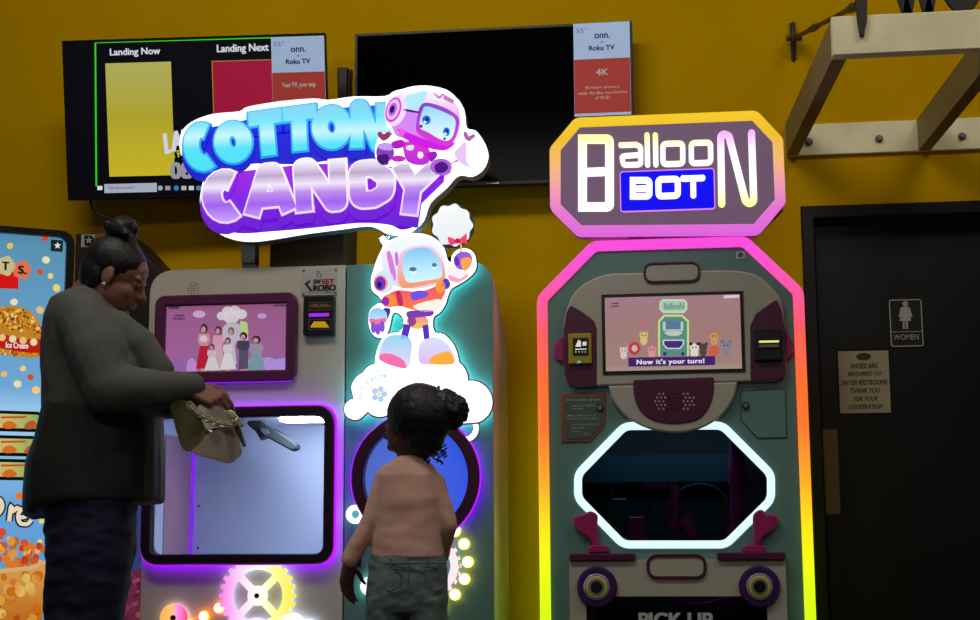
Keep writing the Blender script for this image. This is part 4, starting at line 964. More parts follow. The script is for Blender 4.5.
rp('hip_mech', [(190, 408), (240, 402), (284, 404), (280, 422), (230, 428), (196, 432)], (120, 60, 170), 2); rp('hip', el(228, 444, 40, 26), gz('rp_hip', CF, 328, 316, (250, 190, 90), (230, 120, 160)), 1); rp('hip_detail', [(196, 430), (214, 424), (224, 446), (208, 462), (196, 450)], (150, 60, 150), 3)
rp('leg', [(178, 452), (204, 456), (192, 506), (166, 506)], (84, 50, 190), 2, False); rp('leg', [(246, 458), (268, 454), (272, 506), (252, 508)], (84, 50, 190), 2, False)
rp('shoe', [(86, 580), (98, 525), (126, 496), (180, 494), (206, 516), (204, 570), (192, 612), (150, 604), (104, 588)], gz('rp_shoe', CF, 368, 338, (226, 214, 250), (150, 214, 246)), 2); rp('shoe_toe', [(90, 566), (126, 560), (166, 576), (184, 596), (184, 614), (140, 606), (98, 588)], (244, 110, 170), 3)
rp('shoe', [(232, 548), (244, 516), (290, 500), (330, 518), (356, 556), (362, 596), (300, 600), (238, 596)], gz('rp_shoe2', CF, 366, 340, (224, 190, 246), (214, 226, 255)), 2); rp('shoe_toe', [(270, 590), (290, 566), (344, 554), (362, 588), (348, 600), (290, 600)], (255, 170, 60), 3)
rp('upper_arm', [(106, 396), (130, 400), (116, 438), (100, 430)], (60, 50, 150), 2); rp('glove', [(50, 432), (58, 404), (88, 394), (116, 412), (114, 446), (92, 452), (58, 450)], gz('rp_glv', CF, 325, 308, (200, 226, 255), (120, 200, 244)), 3); rp('glove_band', [(56, 434), (84, 436), (112, 430), (110, 448), (84, 458), (60, 456)], (236, 110, 150), 4)
for cx, cy in ((68, 466), (84, 472), (100, 462)): rp('finger', el(cx, cy, 9, 20), (130, 80, 210), 5)
rp('upper_arm', [(316, 296), (336, 286), (348, 310), (330, 326)], (70, 60, 190), 2); rp('forearm', [(334, 262), (354, 240), (404, 266), (400, 284), (350, 294)], (236, 236, 252), 2); rp('forearm_band', [(344, 274), (384, 288), (410, 268), (410, 280), (380, 300), (346, 294)], (246, 160, 170), 3)
rp('fist', [(360, 215), (384, 190), (418, 194), (428, 222), (410, 254), (372, 248)], (150, 90, 206), 3); rp('knuckles', [(364, 214), (376, 208), (380, 236), (368, 238)], (90, 50, 170), 4); rp('fist_shade', [(388, 216), (422, 212), (424, 236), (404, 258), (392, 250)], (250, 160, 80), 4)
rp('candy_stick', [(384, 160), (390, 160), (390, 196), (384, 196)], (240, 170, 80), 2, False)
lump = [(353+72*(1+.06*math.cos(a*9))*math.cos(a), 90+74*(1+.06*math.cos(a*9))*math.sin(a)) for a in [i*2*math.pi/60 for i in range(60)]]
# candy floss: its own plate on the robot's stick
lq = CF.poly(ZR(lump+[]), yr)
cpz = part('candy_floss', MB().prism(lq, yr-.004, yr+.014, .006), gz('rp_puff', CF, 245, 205, (236, 240, 244), (250, 253, 253), .98), rb, 'white puff of candy floss on a stick')
rim = CF.poly(ZR([(353+80*math.cos(i*math.pi/18), 92+82*math.sin(i*math.pi/18)) for i in range(36)]), yr); part('puff_rim', MB().prism(rim, yr+.0141, yr+.019), mat('rim_navy', 0), rb)
rp('bow', [(338, 136), (352, 138), (374, 150), (396, 132), (408, 122), (408, 160), (380, 156), (350, 166), (342, 156)], (236, 60, 110), 5, False); rp('bow_knot', el(375, 150, 9, 9), (190, 20, 70), 6)

# ------------------------------------------------------------------ big sign
ys = -.09
ZS1 = zz(170, 80, 330/980)
plate = [(28, 185), (34, 152), (62, 124), (110, 104), (150, 97), (205, 92), (232, 78), (330, 62), (425, 54), (470, 58), (545, 48), (638, 47), (668, 31), (735, 20), (800, 27), (846, 48), (872, 85), (880, 140), (908, 150), (934, 186), (944, 226), (928, 264), (896, 284), (866, 280), (846, 288), (820, 318), (772, 362), (752, 415), (720, 446), (690, 460), (645, 455), (612, 438), (580, 432), (500, 442), (400, 455), (310, 470), (240, 478), (180, 470), (130, 446), (100, 410), (88, 360), (94, 312), (98, 288), (70, 266), (44, 240), (30, 212)]
pp = cat(CF.poly(ZS1(plate), ys), 3)
bs = part('lit_sign', MB().prism(pp, ys, ys+.02, .004), glow('sign_white', (240, 252, 255), 1.6), cot, 'big lit cloud-edged sign reading COTTON CANDY')
part('sign_side', MB().prism(offs(pp, -.003 if area(pp) > 0 else .003), ys+.0205, ys+.10), mat('sign_grey', (120, 124, 132), .4), bs)
def sgn(name, pts, c, d=1, sm=True, s=1.0): return rp(name, pts, c, d, sm, s, CF, ZS1, bs, ys)
SX = lambda v: v
# dark extruded backing of the two words
def gword(key, yb, yt, st, s=1.0): return gradglow(key, 'Z', CF.P(300, yb, ys)[1], CF.P(300, yt, ys)[1], st, s)
M_deep = gword('deep_blue', 80+280*.3367, 80+70*.3367, [(0, (0, 0, 200)), (.6, (0, 0, 215)), (1, (20, 90, 240))])
M_violet = gword('deep_violet', 80+450*.3367, 80+240*.3367, [(0, (96, 0, 205)), (.5, (124, 0, 226)), (1, (165, 0, 226))])
M_cot = gword('cotton_face', 80+250*.3367, 80+70*.3367, [(0, (70, 222, 246)), (.3, (80, 226, 250)), (.5, (196, 244, 252)), (.7, (120, 226, 250)), (1, (130, 206, 240))])
M_cote = gword('cotton_edge', 80+250*.3367, 80+70*.3367, [(0, (0, 150, 236)), (1, (50, 190, 250))])
M_can = gword('candy_face', 80+415*.3367, 80+245*.3367, [(0, (196, 156, 252)), (.28, (160, 92, 238)), (.46, (190, 140, 234)), (.6, (240, 230, 250)), (.76, (188, 164, 206)), (1, (248, 242, 255))])
M_cane = gword('candy_edge', 80+415*.3367, 80+245*.3367, [(0, (236, 210, 255)), (1, (255, 250, 255))])
def rotp(pts, cx, cy, a):
    c, s = math.cos(math.radians(a)), math.sin(math.radians(a)); return [(cx+(x-cx)*c+(y-cy)*s, cy-(x-cx)*s+(y-cy)*c) for x, y in pts]
def letter(name, strokes, w, face, edge, deep, dx, dy, d0):
    """strokes: (points, closed, round) in sign coordinates; chunky face over a rim over a dark drop"""
    k = CF.k(300, 150, ys)*330/980; root = None
    for nm, ww, m, d, ox, oy in ((name, w*1.0, face, d0+2, 0, 0), (name+'_rim', w+11, edge, d0+1, 0, 1)):
        b = MB()
        for pts, closed, r in strokes:
            q = CF.poly(ZS1([(x+ox, y+oy) for x, y in pts]), ys); q = q if closed else ext(q, (ww-w)*.5*k); q = fillet(q, r*k, 6, closed) if r else q
            b.stroke(q, ww*k, ys-.004*d, ys-.004*(d-1) if nm == name else ys, closed, .0012)
        part(nm, b, m, bs)
    b = MB()
    for pts, closed, r in strokes:
        n = 5
        for j in range(1, n+1):
            q = CF.poly(ZS1([(x+dx*j/n, y+dy*j/n) for x, y in pts]), ys); q = q if closed else ext(q, 6*k); q = fillet(q, r*k, 6, closed) if r else q
            b.stroke(q, (w+12)*k, ys-.004*d0-.0005*(n-j)+.001, ys, closed, 0)
    part(name+'_drop', b, deep, bs)
W = 46
def ext(q, d):
    q = [Vector(p) for p in q]; q[0] = q[0]+(q[0]-q[1]).normalized()*d; q[-1] = q[-1]+(q[-1]-q[-2]).normalized()*d; return [tuple(p) for p in q]
def carc(cx, cy, rx, ry, a0, a1, n=14, rot=0):
    return rotp([(cx+rx*math.cos(math.radians(a0+(a1-a0)*i/n)), cy-ry*math.sin(math.radians(a0+(a1-a0)*i/n))) for i in range(n+1)], cx, cy, rot)
def oval(cx, cy, rx, ry, rot=0): return rotp([(cx+rx*math.cos(i*math.pi/14), cy-ry*math.sin(i*math.pi/14)) for i in range(28)], cx, cy, rot)
sgn('word_shadow', [(50, 200), (90, 150), (180, 130), (330, 95), (480, 85), (640, 80), (660, 160), (640, 245), (560, 255), (480, 240), (400, 250), (300, 250), (240, 250), (140, 275), (90, 270), (60, 240)], M_deep, 1)
sgn('word_shadow', [(130, 330), (180, 280), (300, 262), (420, 250), (560, 250), (680, 262), (740, 290), (772, 300), (745, 360), (735, 425), (690, 445), (650, 430), (560, 425), (420, 440), (300, 450), (200, 455), (140, 430), (118, 385)], M_violet, 1)
letter('letter_c', [(carc(100, 200, 34, 50, 62, 300, 14, 8), False, 0)], W, M_cot, M_cote, M_deep, 0, 24, 2)
letter('letter_o', [(oval(190, 186, 33, 40, 8), True, 0)], W, M_cot, M_cote, M_deep, 0, 24, 2)
letter('letter_t', [([(236, 120), (334, 106)], False, 0), ([(287, 110), (297, 226)], False, 0)], W-4, M_cot, M_cote, M_deep, 0, 24, 2)
letter('letter_t', [([(338, 106), (436, 93)], False, 0), ([(384, 100), (389, 212)], False, 0)], W-4, M_cot, M_cote, M_deep, 0, 24, 2)
letter('letter_o', [(oval(482, 142, 35, 42, 4), True, 0)], W, M_cot, M_cote, M_deep, 0, 24, 2)
letter('letter_n', [([(557, 204), (558, 80), (570, 80), (618, 196), (632, 196), (634, 72)], False, 4)], W-8, M_cot, M_cote, M_deep, 0, 24, 2)
V = 54
letter('letter_c', [(carc(168, 346, 40, 50, 58, 305, 14, 6), False, 0)], V, M_can, M_cane, M_violet, -3, 30, 3)
letter('letter_a', [([(246, 404), (286, 274), (310, 272), (358, 390)], False, 4), ([(270, 360), (340, 353)], False, 0)], V-10, M_can, M_cane, M_violet, -3, 30, 3)
letter('letter_n', [([(402, 392), (394, 262), (412, 260), (486, 368), (504, 366), (499, 240)], False, 4)], V-8, M_can, M_cane, M_violet, -3, 30, 3)
letter('letter_d', [([(558, 268), (606, 264), (646, 292), (642, 336), (608, 356), (562, 360)], True, 20)], V-8, M_can, M_cane, M_violet, -3, 30, 3)
letter('letter_y', [([(684, 254), (724, 322), (712, 400)], False, 4), ([(722, 326), (794, 256)], False, 0)], V-10, M_can, M_cane, M_violet, -3, 30, 3)
# peeking robot on the sign
ZP = zz(370, 80, 130/672)
def pr(name, pts, c, d=1, sm=True, s=1.0):
    q = CF.poly(ZP(pts), ys); q = cat(q, 4) if sm else q
    m = c if not isinstance(c, tuple) else glow('rp_%d_%d_%d' % c, c, s)
    return part(name, MB().prism(q, ys-.020-.0012*d, ys-.003), m, bs)
def gp(key, y0, y1, c0, c1): return gradglow(key, 'Z', CF.P(430, 80+y0*.1935, ys)[1], CF.P(430, 80+y1*.1935, ys)[1], [(0, c0), (1, c1)], 1.0)
pr('robot_halo', [(90, 120), (140, 70), (230, 40), (330, 40), (420, 70), (480, 150), (488, 250), (450, 360), (430, 470), (330, 490), (300, 420), (190, 440), (120, 430), (40, 420), (36, 340), (70, 280), (120, 290), (90, 230)], M_lit, 0)
pr('helmet', [(100, 170), (130, 100), (200, 62), (290, 52), (390, 78), (456, 140), (470, 220), (452, 300), (400, 360), (300, 350), (180, 310), (130, 280)], gp('sp_helm', 330, 50, (214, 60, 230), (250, 250, 255)))
pr('helmet_panel', [(186, 100), (240, 78), (300, 70), (280, 120), (256, 160), (190, 152)], (170, 226, 250), 2); pr('helmet_side', [(186, 166), (246, 178), (238, 250), (232, 296), (180, 290), (130, 262), (150, 220)], (206, 130, 236), 2); pr('helmet_seam', [(186, 158), (258, 172), (256, 180), (186, 168)], (60, 20, 120), 3)
pr('visor_frame', [(262, 150), (300, 126), (400, 156), (462, 204), (458, 262), (436, 312), (390, 348), (320, 324), (248, 278), (246, 220)], gp('sp_vis', 345, 130, (226, 20, 220), (120, 60, 200)), 3)
pr('visor', [(278, 166), (304, 146), (398, 180), (446, 216), (432, 300), (388, 322), (304, 278), (262, 250)], gp('sp_face', 320, 150, (226, 250, 255), (150, 214, 250)), 4)
pr('eye', el(297, 216, 22, 23), (40, 110, 220), 5); pr('eye', el(401, 276, 17, 22), (40, 110, 220), 5); pr('pupil', el(300, 212, 10, 11), (10, 40, 130), 6); pr('pupil', el(403, 273, 8, 10), (10, 40, 130), 6); pr('eye_glint', el(290, 228, 8, 7), (200, 236, 255), 6); pr('eye_glint', el(396, 288, 7, 7), (200, 236, 255), 6)
pr('cheek', el(270, 248, 9), (110, 60, 130), 5); pr('cheek', el(391, 313, 7), (110, 60, 130), 5)
pr('ear_pad', rotp(el(138, 166, 54, 82), 138, 166, -18), (236, 214, 250), 3); pr('ear_disc', rotp(el(127, 163, 38, 66), 127, 163, -18), (214, 60, 210), 4); pr('ear_ring', rotp(el(126, 162, 30, 54), 126, 162, -18), (226, 190, 246), 5); pr('ear_ring', rotp(el(124, 162, 20, 36), 124, 162, -18), (190, 90, 220), 6); pr('ear_core', rotp(el(122, 162, 11, 20), 122, 162, -18), (30, 10, 90), 7)
pr('jaw', [(150, 262), (240, 296), (330, 330), (400, 352), (440, 330), (430, 350), (380, 372), (280, 352), (200, 320)], (200, 20, 226), 4); pr('helmet_knob', el(172, 278, 16, 18), (226, 90, 226), 5)
pr('torso', [(186, 326), (290, 344), (320, 400), (292, 440), (205, 432), (180, 380)], gp('sp_tor', 440, 330, (180, 10, 220), (226, 30, 200)), 2); pr('chest_plate', [(196, 350), (230, 345), (226, 370), (196, 368)], (200, 226, 255), 3); pr('chest_light', el(266, 396, 15, 18), (255, 240, 255), 3)
pr('arm', [(118, 330), (170, 316), (190, 345), (150, 362), (120, 356)], (170, 20, 190), 2); pr('hand', el(84, 382, 46, 50), (130, 60, 180), 3); pr('fingers', [(46, 400), (96, 392), (100, 430), (70, 446), (44, 424)], (60, 14, 110), 4); pr('hand_cuff', [(52, 340), (110, 336), (120, 370), (60, 366)], (190, 150, 236), 4); pr('hip', el(152, 414, 36, 16), (190, 40, 190), 3)
pr('arm', [(300, 390), (340, 376), (352, 400), (320, 430)], (150, 20, 190), 2); pr('hand', el(372, 456, 56, 42), (170, 90, 210), 3); pr('fingers', [(340, 450), (380, 430), (410, 456), (390, 484), (350, 486)], (70, 14, 130), 4)
pr('heart', [(46, 288), (60, 276), (78, 288), (98, 278), (114, 288), (104, 306), (76, 322), (56, 308)], (146, 50, 100), 6)
pr('floss_shade', [(440, 390), (470, 350), (500, 330), (500, 420), (520, 450), (480, 440)], (226, 190, 250), 2)
pr('check_mark', [(486, 290), (492, 272), (506, 280), (514, 300), (540, 286), (548, 292), (516, 320), (496, 312)], (170, 90, 170), 2, False); pr('helmet_mark', [(328, 74), (340, 78), (362, 94), (384, 78), (388, 86), (366, 104), (356, 102)], (180, 120, 180), 2, False); pr('helmet_mark', [(388, 86), (440, 112), (434, 132), (384, 106)], (196, 110, 190), 2, False); pr('floss_stick', [(422, 436), (458, 416), (460, 422), (424, 442)], (190, 140, 210), 2, False)
# post and fixings
x0, z0, x1, z1 = CF.R(249, 228, 262, 267, .1)
part('sign_post', MB().box(x0, x1, ys+.09, .06, z0-.002, z1+.05).box(x0, x1, .012, .06, zt-.02, z0+.02), M_steel, cot)
# brown box behind the sign, standing on the machine
f = Fr((at(311, 255, -.56).x, -.63, zt)); hw = 37*CF.k(311, 250, .1)
bx = thing('cardboard_box', f, 'brown box on top of the cotton candy machine behind its sign', 'box')
part('carton', MB().box(-hw, hw, 0, .24, .001, .30, .002), mat('brown_card', (96, 64, 44), .7, var=.1), bx)
part('lid_flap', MB().box(-hw+.001, hw-.001, .001, .118, .301, .305).box(-hw+.001, hw-.001, .122, .239, .301, .305), mat('brown_card', 0), bx)
# ================================================================== ice-cream vending machines
c = at(71.5, 300, -1.0)
zt = at(71.5, 233, -1.0).z
VF = Fr((c.x, -1.0, 0), 32)
ven = thing('snack_vending_machine', VF, 'vending machine with a lit light-blue front of ice cream beads beside the woman', 'vending machine')
W_ = .98
cab = fillet([(-W_, .03), (0, .03), (0, zt), (-W_, zt)], .03)
part('cabinet', MB().prism(cab, .02, .72, .01), M_blackm, ven)
x_r = VF.P(63.5, 300)[0]; z_t = VF.P(30, 236)[1]
fr_o = fillet([(-W_, .03), (0, .03), (0, zt), (-W_, zt)], .06); fr_i = fillet([(-W_-x_r, .10), (x_r, .10), (x_r, z_t), (-W_-x_r, z_t)], .035)
part('front_frame', MB().prism(fr_o, -.03, .02, holes=[fr_i]), M_black, ven)
z0, z1 = .10, z_t
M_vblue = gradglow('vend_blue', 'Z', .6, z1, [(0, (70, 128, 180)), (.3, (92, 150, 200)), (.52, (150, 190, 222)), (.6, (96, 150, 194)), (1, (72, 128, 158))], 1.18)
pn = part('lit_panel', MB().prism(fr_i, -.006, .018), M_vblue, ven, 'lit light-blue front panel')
yv = -.006
def vp(name, pts, m, d=0, sm=True, par=None):
    q = VF.poly(pts, yv); return part(name, MB().prism(cat(q, 4) if sm else q, yv-.001-.0008*d, yv), m, par or pn)
BEADS = {}
def bead(px, py, r, c, d=0):
    if d: BEADS.setdefault(c, MB()).prism(VF.poly(circ(px, py, r, 10, r*1.1), yv), yv-.001-.0004*d, yv)
    else: vp('pictured_bead', cat(circ(px, py, r, 7, r*1.1, rot=px), 2), glow('bead_%d_%d_%d' % c, c, .9), 0)
BC = [(226, 190, 110), (206, 80, 40), (232, 222, 180), (240, 206, 120), (230, 120, 50)]
for i, (x, y, k, r) in enumerate(((45, 238, 1, 3.2), (46, 260, 2, 3.6), (40, 272, 1, 2.8), (50.5, 276, 3, 2.7), (56.5, 288, 3, 3.6), (14, 302, 2, 3.4), (40, 310, 0, 3.6), (23, 368.5, 3, 2.8), (30.5, 377, 1, 3), (17.5, 384, 2, 3.7), (36, 390, 3, 3.8), (4, 374, 0, 3), (20, 496, 4, 4.2), (41.5, 521, 3, 2.6), (2, 532, 1, 4), (40, 541.5, 3, 2.3), (10, 246, 0, 3), (-14, 300, 1, 3), (-20, 380, 2, 3), (-25, 250, 3, 3))): bead(x, y, r, BC[k])
# name circles and red flag
vp('red_flag', [(-40, 268), (18, 272), (18.5, 289), (-40, 287)], glow('vend_red', (206, 14, 18), .95), 0, False)
for ch_, cx, cy, r, cc in (('T', 5.5, 266, 9.5, (196, 186, 130)), ('S.', 22, 270, 9, (220, 112, 76)), ('O', -12, 263, 9, (220, 190, 110))):
    lum = [(cx+r*(1+.08*math.cos(5*a))*math.cos(a), cy+r*(1+.08*math.cos(5*a))*math.sin(a)) for a in [i*math.pi/14 for i in range(28)]]
    vp('name_disc', lum, glow('disc_%s' % ch_[0], cc, .9), 2)
    text('letter', ch_, VF.R(cx-(3.6 if ch_ != 'S.' else 4.2), cy-4.2, cx+(3.6 if ch_ != 'S.' else 4.6), cy+4.2, yv), yv-.0027, M_ink, pn, .0006, .06)
vp('star_badge', [(51, 239.5), (63, 240.5), (62.5, 252), (50.5, 251)], glow('badge_dark', (26, 34, 40), .8), 0, False)
def star(cx, cy, r): return [(cx+(r if i % 2 == 0 else r*.42)*math.sin(i*math.pi/5), cy-(r if i % 2 == 0 else r*.42)*math.cos(i*math.pi/5)) for i in range(10)]
vp('star_print', star(57.5, 245.6, 3.8), glow('badge_white', (216, 224, 224), .9), 1, False)
# mound of beads with a red sash
vp('pictured_mound', [(-30, 330), (-12, 312), (8, 306), (26, 309), (38, 320), (44, 338), (44, 352), (32, 358), (0, 354), (-30, 350)], glow('mound', (186, 132, 36), .9), 0)
rnd = random.Random(3)
cols = [(226, 176, 60), (206, 140, 30), (150, 84, 20), (232, 200, 120), (196, 70, 24), (110, 60, 20)]
for i in range(420):
    x = rnd.uniform(-4, 41); y = rnd.uniform(308, 355); top = 306.5+((x-10)/33)**2*22
    if y < top or (328 < y-(x*.16) < 347 and True): continue
    bead(x, y, rnd.uniform(.7, 1.7), rnd.choice(cols), 3+i % 3)
vp('red_sash', [(-30, 326), (0, 333), (20, 339), (42, 340), (42, 352), (20, 352), (0, 348), (-30, 342)], glow('sash_red', (186, 24, 14), .9), 4)
for i, ch_ in enumerate('NMET'): vp('sash_disc', circ(2+i*10.5, 337.5+i*1.6, 3.6, 14), glow('sash_disc%d' % (i % 2), ((230, 190, 120), (226, 214, 176))[i % 2], .9), 5)
text('lettering', 'Ice Cream', VF.R(5.5, 342.5, 28, 348.5, yv), yv-.006, glow('badge_white', 0, 0), pn, .0006, .03)
# three menu cards in black frames
for i, (ya_, yb_) in enumerate(((411.5, 432), (436, 456.5), (459.5, 480.5))):
    q = [VF.P(-70, ya_)[0], VF.P(20, yb_)[1], VF.P(41.5, ya_)[0], VF.P(20, ya_)[1]]
    mp = part('menu_card', MB().prism(rr(q[0], q[1], q[2], q[3], .02), -.022, -.004, .003), M_black, pn, ('topmost', 'middle', 'lowest')[i]+' framed menu card')
    part('menu_print', MB().prism(rr(q[0]+.012, q[1]+.012, q[2]-.01, q[3]-.012, .012), -.024, -.02), gradglow('menu_%d' % i, 'X', VF.o.x-.25, VF.o.x-.08, [(0, (220, 190, 120)), (.5, (206, 196, 110)), (1, (150, 176, 90))], .85), mp)
    h = yb_-ya_
    def mpz(name, pts, c, sm=True): 
        qq = VF.poly([(x, ya_+h*y) for x, y in pts], -.024); part(name, MB().prism(cat(qq, 4) if sm else qq, -.0252, -.023), glow('mc_%d_%d_%d' % c, c, .85), mp)
    mpz('dish_print', [(2, .72), (6, .5), (12, .48), (17, .7), (13, .82), (6, .84)], (216, 110, 30)); mpz('topping_print', [(24, .75), (28, .5), (34, .45), (37, .7), (33, .84), (27, .86)], (190, 90, 50) if i != 2 else (170, 60, 40))
    mpz('title_print', [(1, .24), (26, .22), (26, .32), (1, .34)], (190, 90, 40), False); mpz('button_mark', [(14, .86), (18, .86), (18, .97), (14, .97)], (20, 20, 20), False)
# script lettering, cup of beads
cr_ = glow('script_cream', (232, 216, 186), .9); dk_ = glow('script_dark', (30, 26, 40), .5)
def script(path, w, closed=False):
    q = VF.poly(path, yv); q = cat(q, 5, closed); k = VF.k(20, 512)
    part('script_outline', MB().stroke(q, (w+3.2)*k, yv-.004, yv, closed, 0), dk_, pn); part('script_letter', MB().stroke(q, w*k, yv-.006, yv, closed, 0), cr_, pn)
script([(-8, 505), (-6, 499), (0, 500), (2, 507), (-2, 514), (-8, 512)], 4.2, True)
script([(9, 521), (10, 513), (11, 507), (13, 511), (17, 508), (20, 511)], 4.2)
script([(18, 517), (24, 517), (29, 513), (28, 508), (22, 509), (18, 515), (20, 523), (27, 524), (31, 520)], 4.0)
# plastic cup of beads
cupm = glow('cup_orange', (206, 130, 50), .8)
vp('pictured_cup', [(-30, 566), (0, 572), (30, 569), (46.5, 562), (44, 600), (40, 640), (30, 700), (-30, 700)], gradglow('cup_grad', 'Z', .5, .8, [(0, (150, 70, 14)), (.5, (196, 120, 30)), (1, (222, 160, 80))], .9), 3, False)
for i in range(210):
    x = rnd.uniform(-6, 44); y = rnd.uniform(536, 640)
    if y < 568:
        if y < 536+abs(x-2)*.20: continue
        bead(x, y, rnd.uniform(2.2, 4.0), rnd.choice([(200, 60, 24), (216, 120, 40), (226, 176, 90), (180, 110, 50), (206, 84, 40), (226, 150, 60)]), 1+i % 4)
    elif i % 2: bead(x*.9, y+6, rnd.uniform(3.2, 5.4), rnd.choice([(214, 160, 60), (196, 110, 24), (180, 70, 14), (222, 186, 100)]), 5+i % 3)
vp('cup_rim', [(-30, 563), (0, 569), (30, 566), (46.5, 560), (46.5, 563), (30, 570), (0, 573), (-30, 568)], glow('cup_rim', (226, 180, 120), .8), 9, False)
for i, (c_, mb_) in enumerate(BEADS.items()): tag(part('pictured_beads', mb_, glow('bead_%d_%d_%d' % c_, c_, .9), pn), kind='stuff')
# second machine, dark, half behind the woman
YV = -.33
X0, X1 = at(69, 400, YV).x, at(166, 400, YV).x
zt2 = at(95, 233, YV).z
V2 = Fr(((X0+X1)/2, YV, 0)); hw = (X1-X0)/2
v2 = thing('dark_vending_machine', V2, 'dark vending machine mostly hidden behind the woman with a star sticker on top', 'vending machine')
cx_ = V2.P(124, 233)[0]; cz_ = V2.P(166, 281)[1]
part('cabinet', MB().prism([(-hw, .02), (hw, .02), (hw, cz_), (cx_, zt2), (-hw, zt2)], .0, .30, .01), mat('dark_brown', (38, 28, 30), .5), v2)
x0, z0, x1, z1 = V2.R(80, 480, 160, 640)
part('graphic_panel', MB().box(-hw+.02, hw-.005, -.008, 0, .1, V2.P(130, 420)[1]), gradglow('graphic_blue', 'Z', .5, 1.2, [(0, (60, 70, 150)), (1, (52, 74, 130))], .6), v2, 'dim blue graphic panel')
q = V2.P(134, 535, -.008); part('graphic_dot', MB().prism(circ(q[0], q[1], .01, 12), -.01, -.008), glow('dim_dot', (150, 130, 130), .7), v2)
gm = glow('graphic_mauve', (120, 44, 70), .6)
part('graphic_mound', MB().prism(V2.poly([(90, 640), (100, 600), (120, 582), (132, 572), (141, 568), (165, 575), (165, 660), (90, 660)], -.008), -.0095, -.008), gm, v2)
gbs = [MB() for _ in range(4)]
for i in range(70):
    q = V2.P(rnd.uniform(118, 150), rnd.uniform(574, 622), -.0095); gbs[i % 4].prism(circ(q[0], q[1], rnd.uniform(.006, .013), 10), -.0105-.0004*(i % 4), -.009)
for i in range(4): tag(part('graphic_beads', gbs[i], glow('gb%d' % i, ((150, 60, 90), (170, 84, 100), (100, 34, 60), (130, 50, 90))[i], .6), v2), kind='stuff')
q = V2.R(81.5, 234.5, 95, 247)
stk = part('star_sticker', MB().box(q[0], q[2], -.003, 0, q[1], q[3]), mat('sticker_white', (170, 172, 168), .6), v2)
part('sticker_print', MB().prism(V2.poly([(84.5, 235.2), (91, 235.2), (94.5, 238), (94.5, 243.5), (91, 246), (84.5, 246)], -.003), -.004, -.003), M_ink, stk)
part('sticker_star', MB().prism(V2.poly(star(88.8, 240.3, 3.8), -.004), -.005, -.004), mat('sticker_white', 0), stk)
q = V2.R(95.5, 233.5, 108, 238); part('orange_sticker', MB().box(q[0], q[2], -.002, 0, q[1], q[3]), mat('sticker_orange', (140, 76, 50), .6), v2)

# ================================================================== people
def hand(mb, w, d, n, t, s, curl, fr_=.0085, thumb=.5, spread=.08):
    """palm and five bent fingers; d along fingers, n palm side, t towards the thumb"""
    w, d, n, t = Vector(w), Vector(d).normalized(), Vector(n).normalized(), Vector(t).normalized()
    L = (.95, 1.05, 1.0, .78)
    for i in range(4):
        o = (.030-.020*i)*s
        k = w+d*(.088-.004*abs(i-1))*s+t*o
        mb.limb([w+d*.012*s+t*o*.7, k], [.0135*s, .0115*s], 10)
        dirn = (d+t*(spread*(1.5-i))).normalized(); p = k; r = fr_*s
        for j, l in enumerate((.042, .026, .020)):
            c_ = curl*(.8+.15*i)*(1 if j else .8)
            dirn = (dirn*math.cos(c_)+n*math.sin(c_)).normalized()
            q = p+dirn*l*L[i]*s; mb.limb([p, q], [r, r*.9], 9); p = q; r *= .92
    b = w+d*.02*s+t*.026*s
    d1 = (d*.55+t*.75+n*.25).normalized(); d2 = (d*.9+t*.25+n*thumb).normalized()
    p1 = b+d1*.042*s; p2 = p1+d2*.032*s; p3 = p2+(d2+n*.3).normalized()*.024*s
    mb.limb([b, p1, p2, p3], [.0145*s, .011*s, .0098*s, .0075*s], 10)
def head(mb, o, R, s, nose=1.0, ear=1.0):
    T = lambda x, y, z: Vector(o)+R @ (Vector((x, y, z))*s)
    def e(c, r, rot=None): mb.ell(T(*c), tuple(v*s for v in r), R if rot is None else R @ rot, 20, 14)
    e((-.004, 0, .028), (.097, .076, .090)); e((.030, 0, -.042), (.063, .064, .080)); e((.064, 0, -.098), (.022, .026, .020)); e((.035, 0, -.085), (.045, .045, .032))
    for y in (-1, 1):
        e((.052, y*.034, -.034), (.034, .028, .034)); e((.010, y*.052, -.062), (.036, .014, .03))
        e((-.008, y*.078, -.012), (.022*ear, .009, .034*ear), Matrix.Rotation(y*.35, 3, 'Z') @ Matrix.Rotation(-.15, 3, 'Y')); e((-.004, y*.077, -.040), (.010, .008, .012))
        e((.081, y*.033, .021), (.014, .026, .008)); e((.078, y*.033, .001), (.012, .017, .011))
        e((.098, y*.013*nose, -.031), (.012, .010*nose, .009))
    e((.072, 0, .022), (.022, .05, .022)); e((.078, 0, .045), (.012, .045, .028))
    mb.limb([T(.086, 0, .014), T(.100, 0, -.012), T(.109, 0, -.028)], [.009*s, .011*s, .0135*s*nose], 12)
    e((.090, 0, -.056), (.013, .024, .0085)); e((.088, 0, -.071), (.013, .021, .009)); e((.080, 0, -.062), (.016, .028, .02))
    return T
def bring(fr, py, a, b, half, yc=0.0, n=28, p=2.4):
    x0, z = fr.P(a, py, yc); x1, _ = fr.P(b, py, yc); zc = fr.P((a+b)/2, py, yc)[1]; cx, hx = (x0+x1)/2, (x1-x0)/2; out = []
    for i in range(n):
        t = 2*math.pi*i/n; c, s = math.cos(t), math.sin(t)
        out.append((cx+hx*abs(c)**(2/p)*(1 if c >= 0 else -1), yc+half*abs(s)**(2/p)*(1 if s >= 0 else -1), zc))
    return out
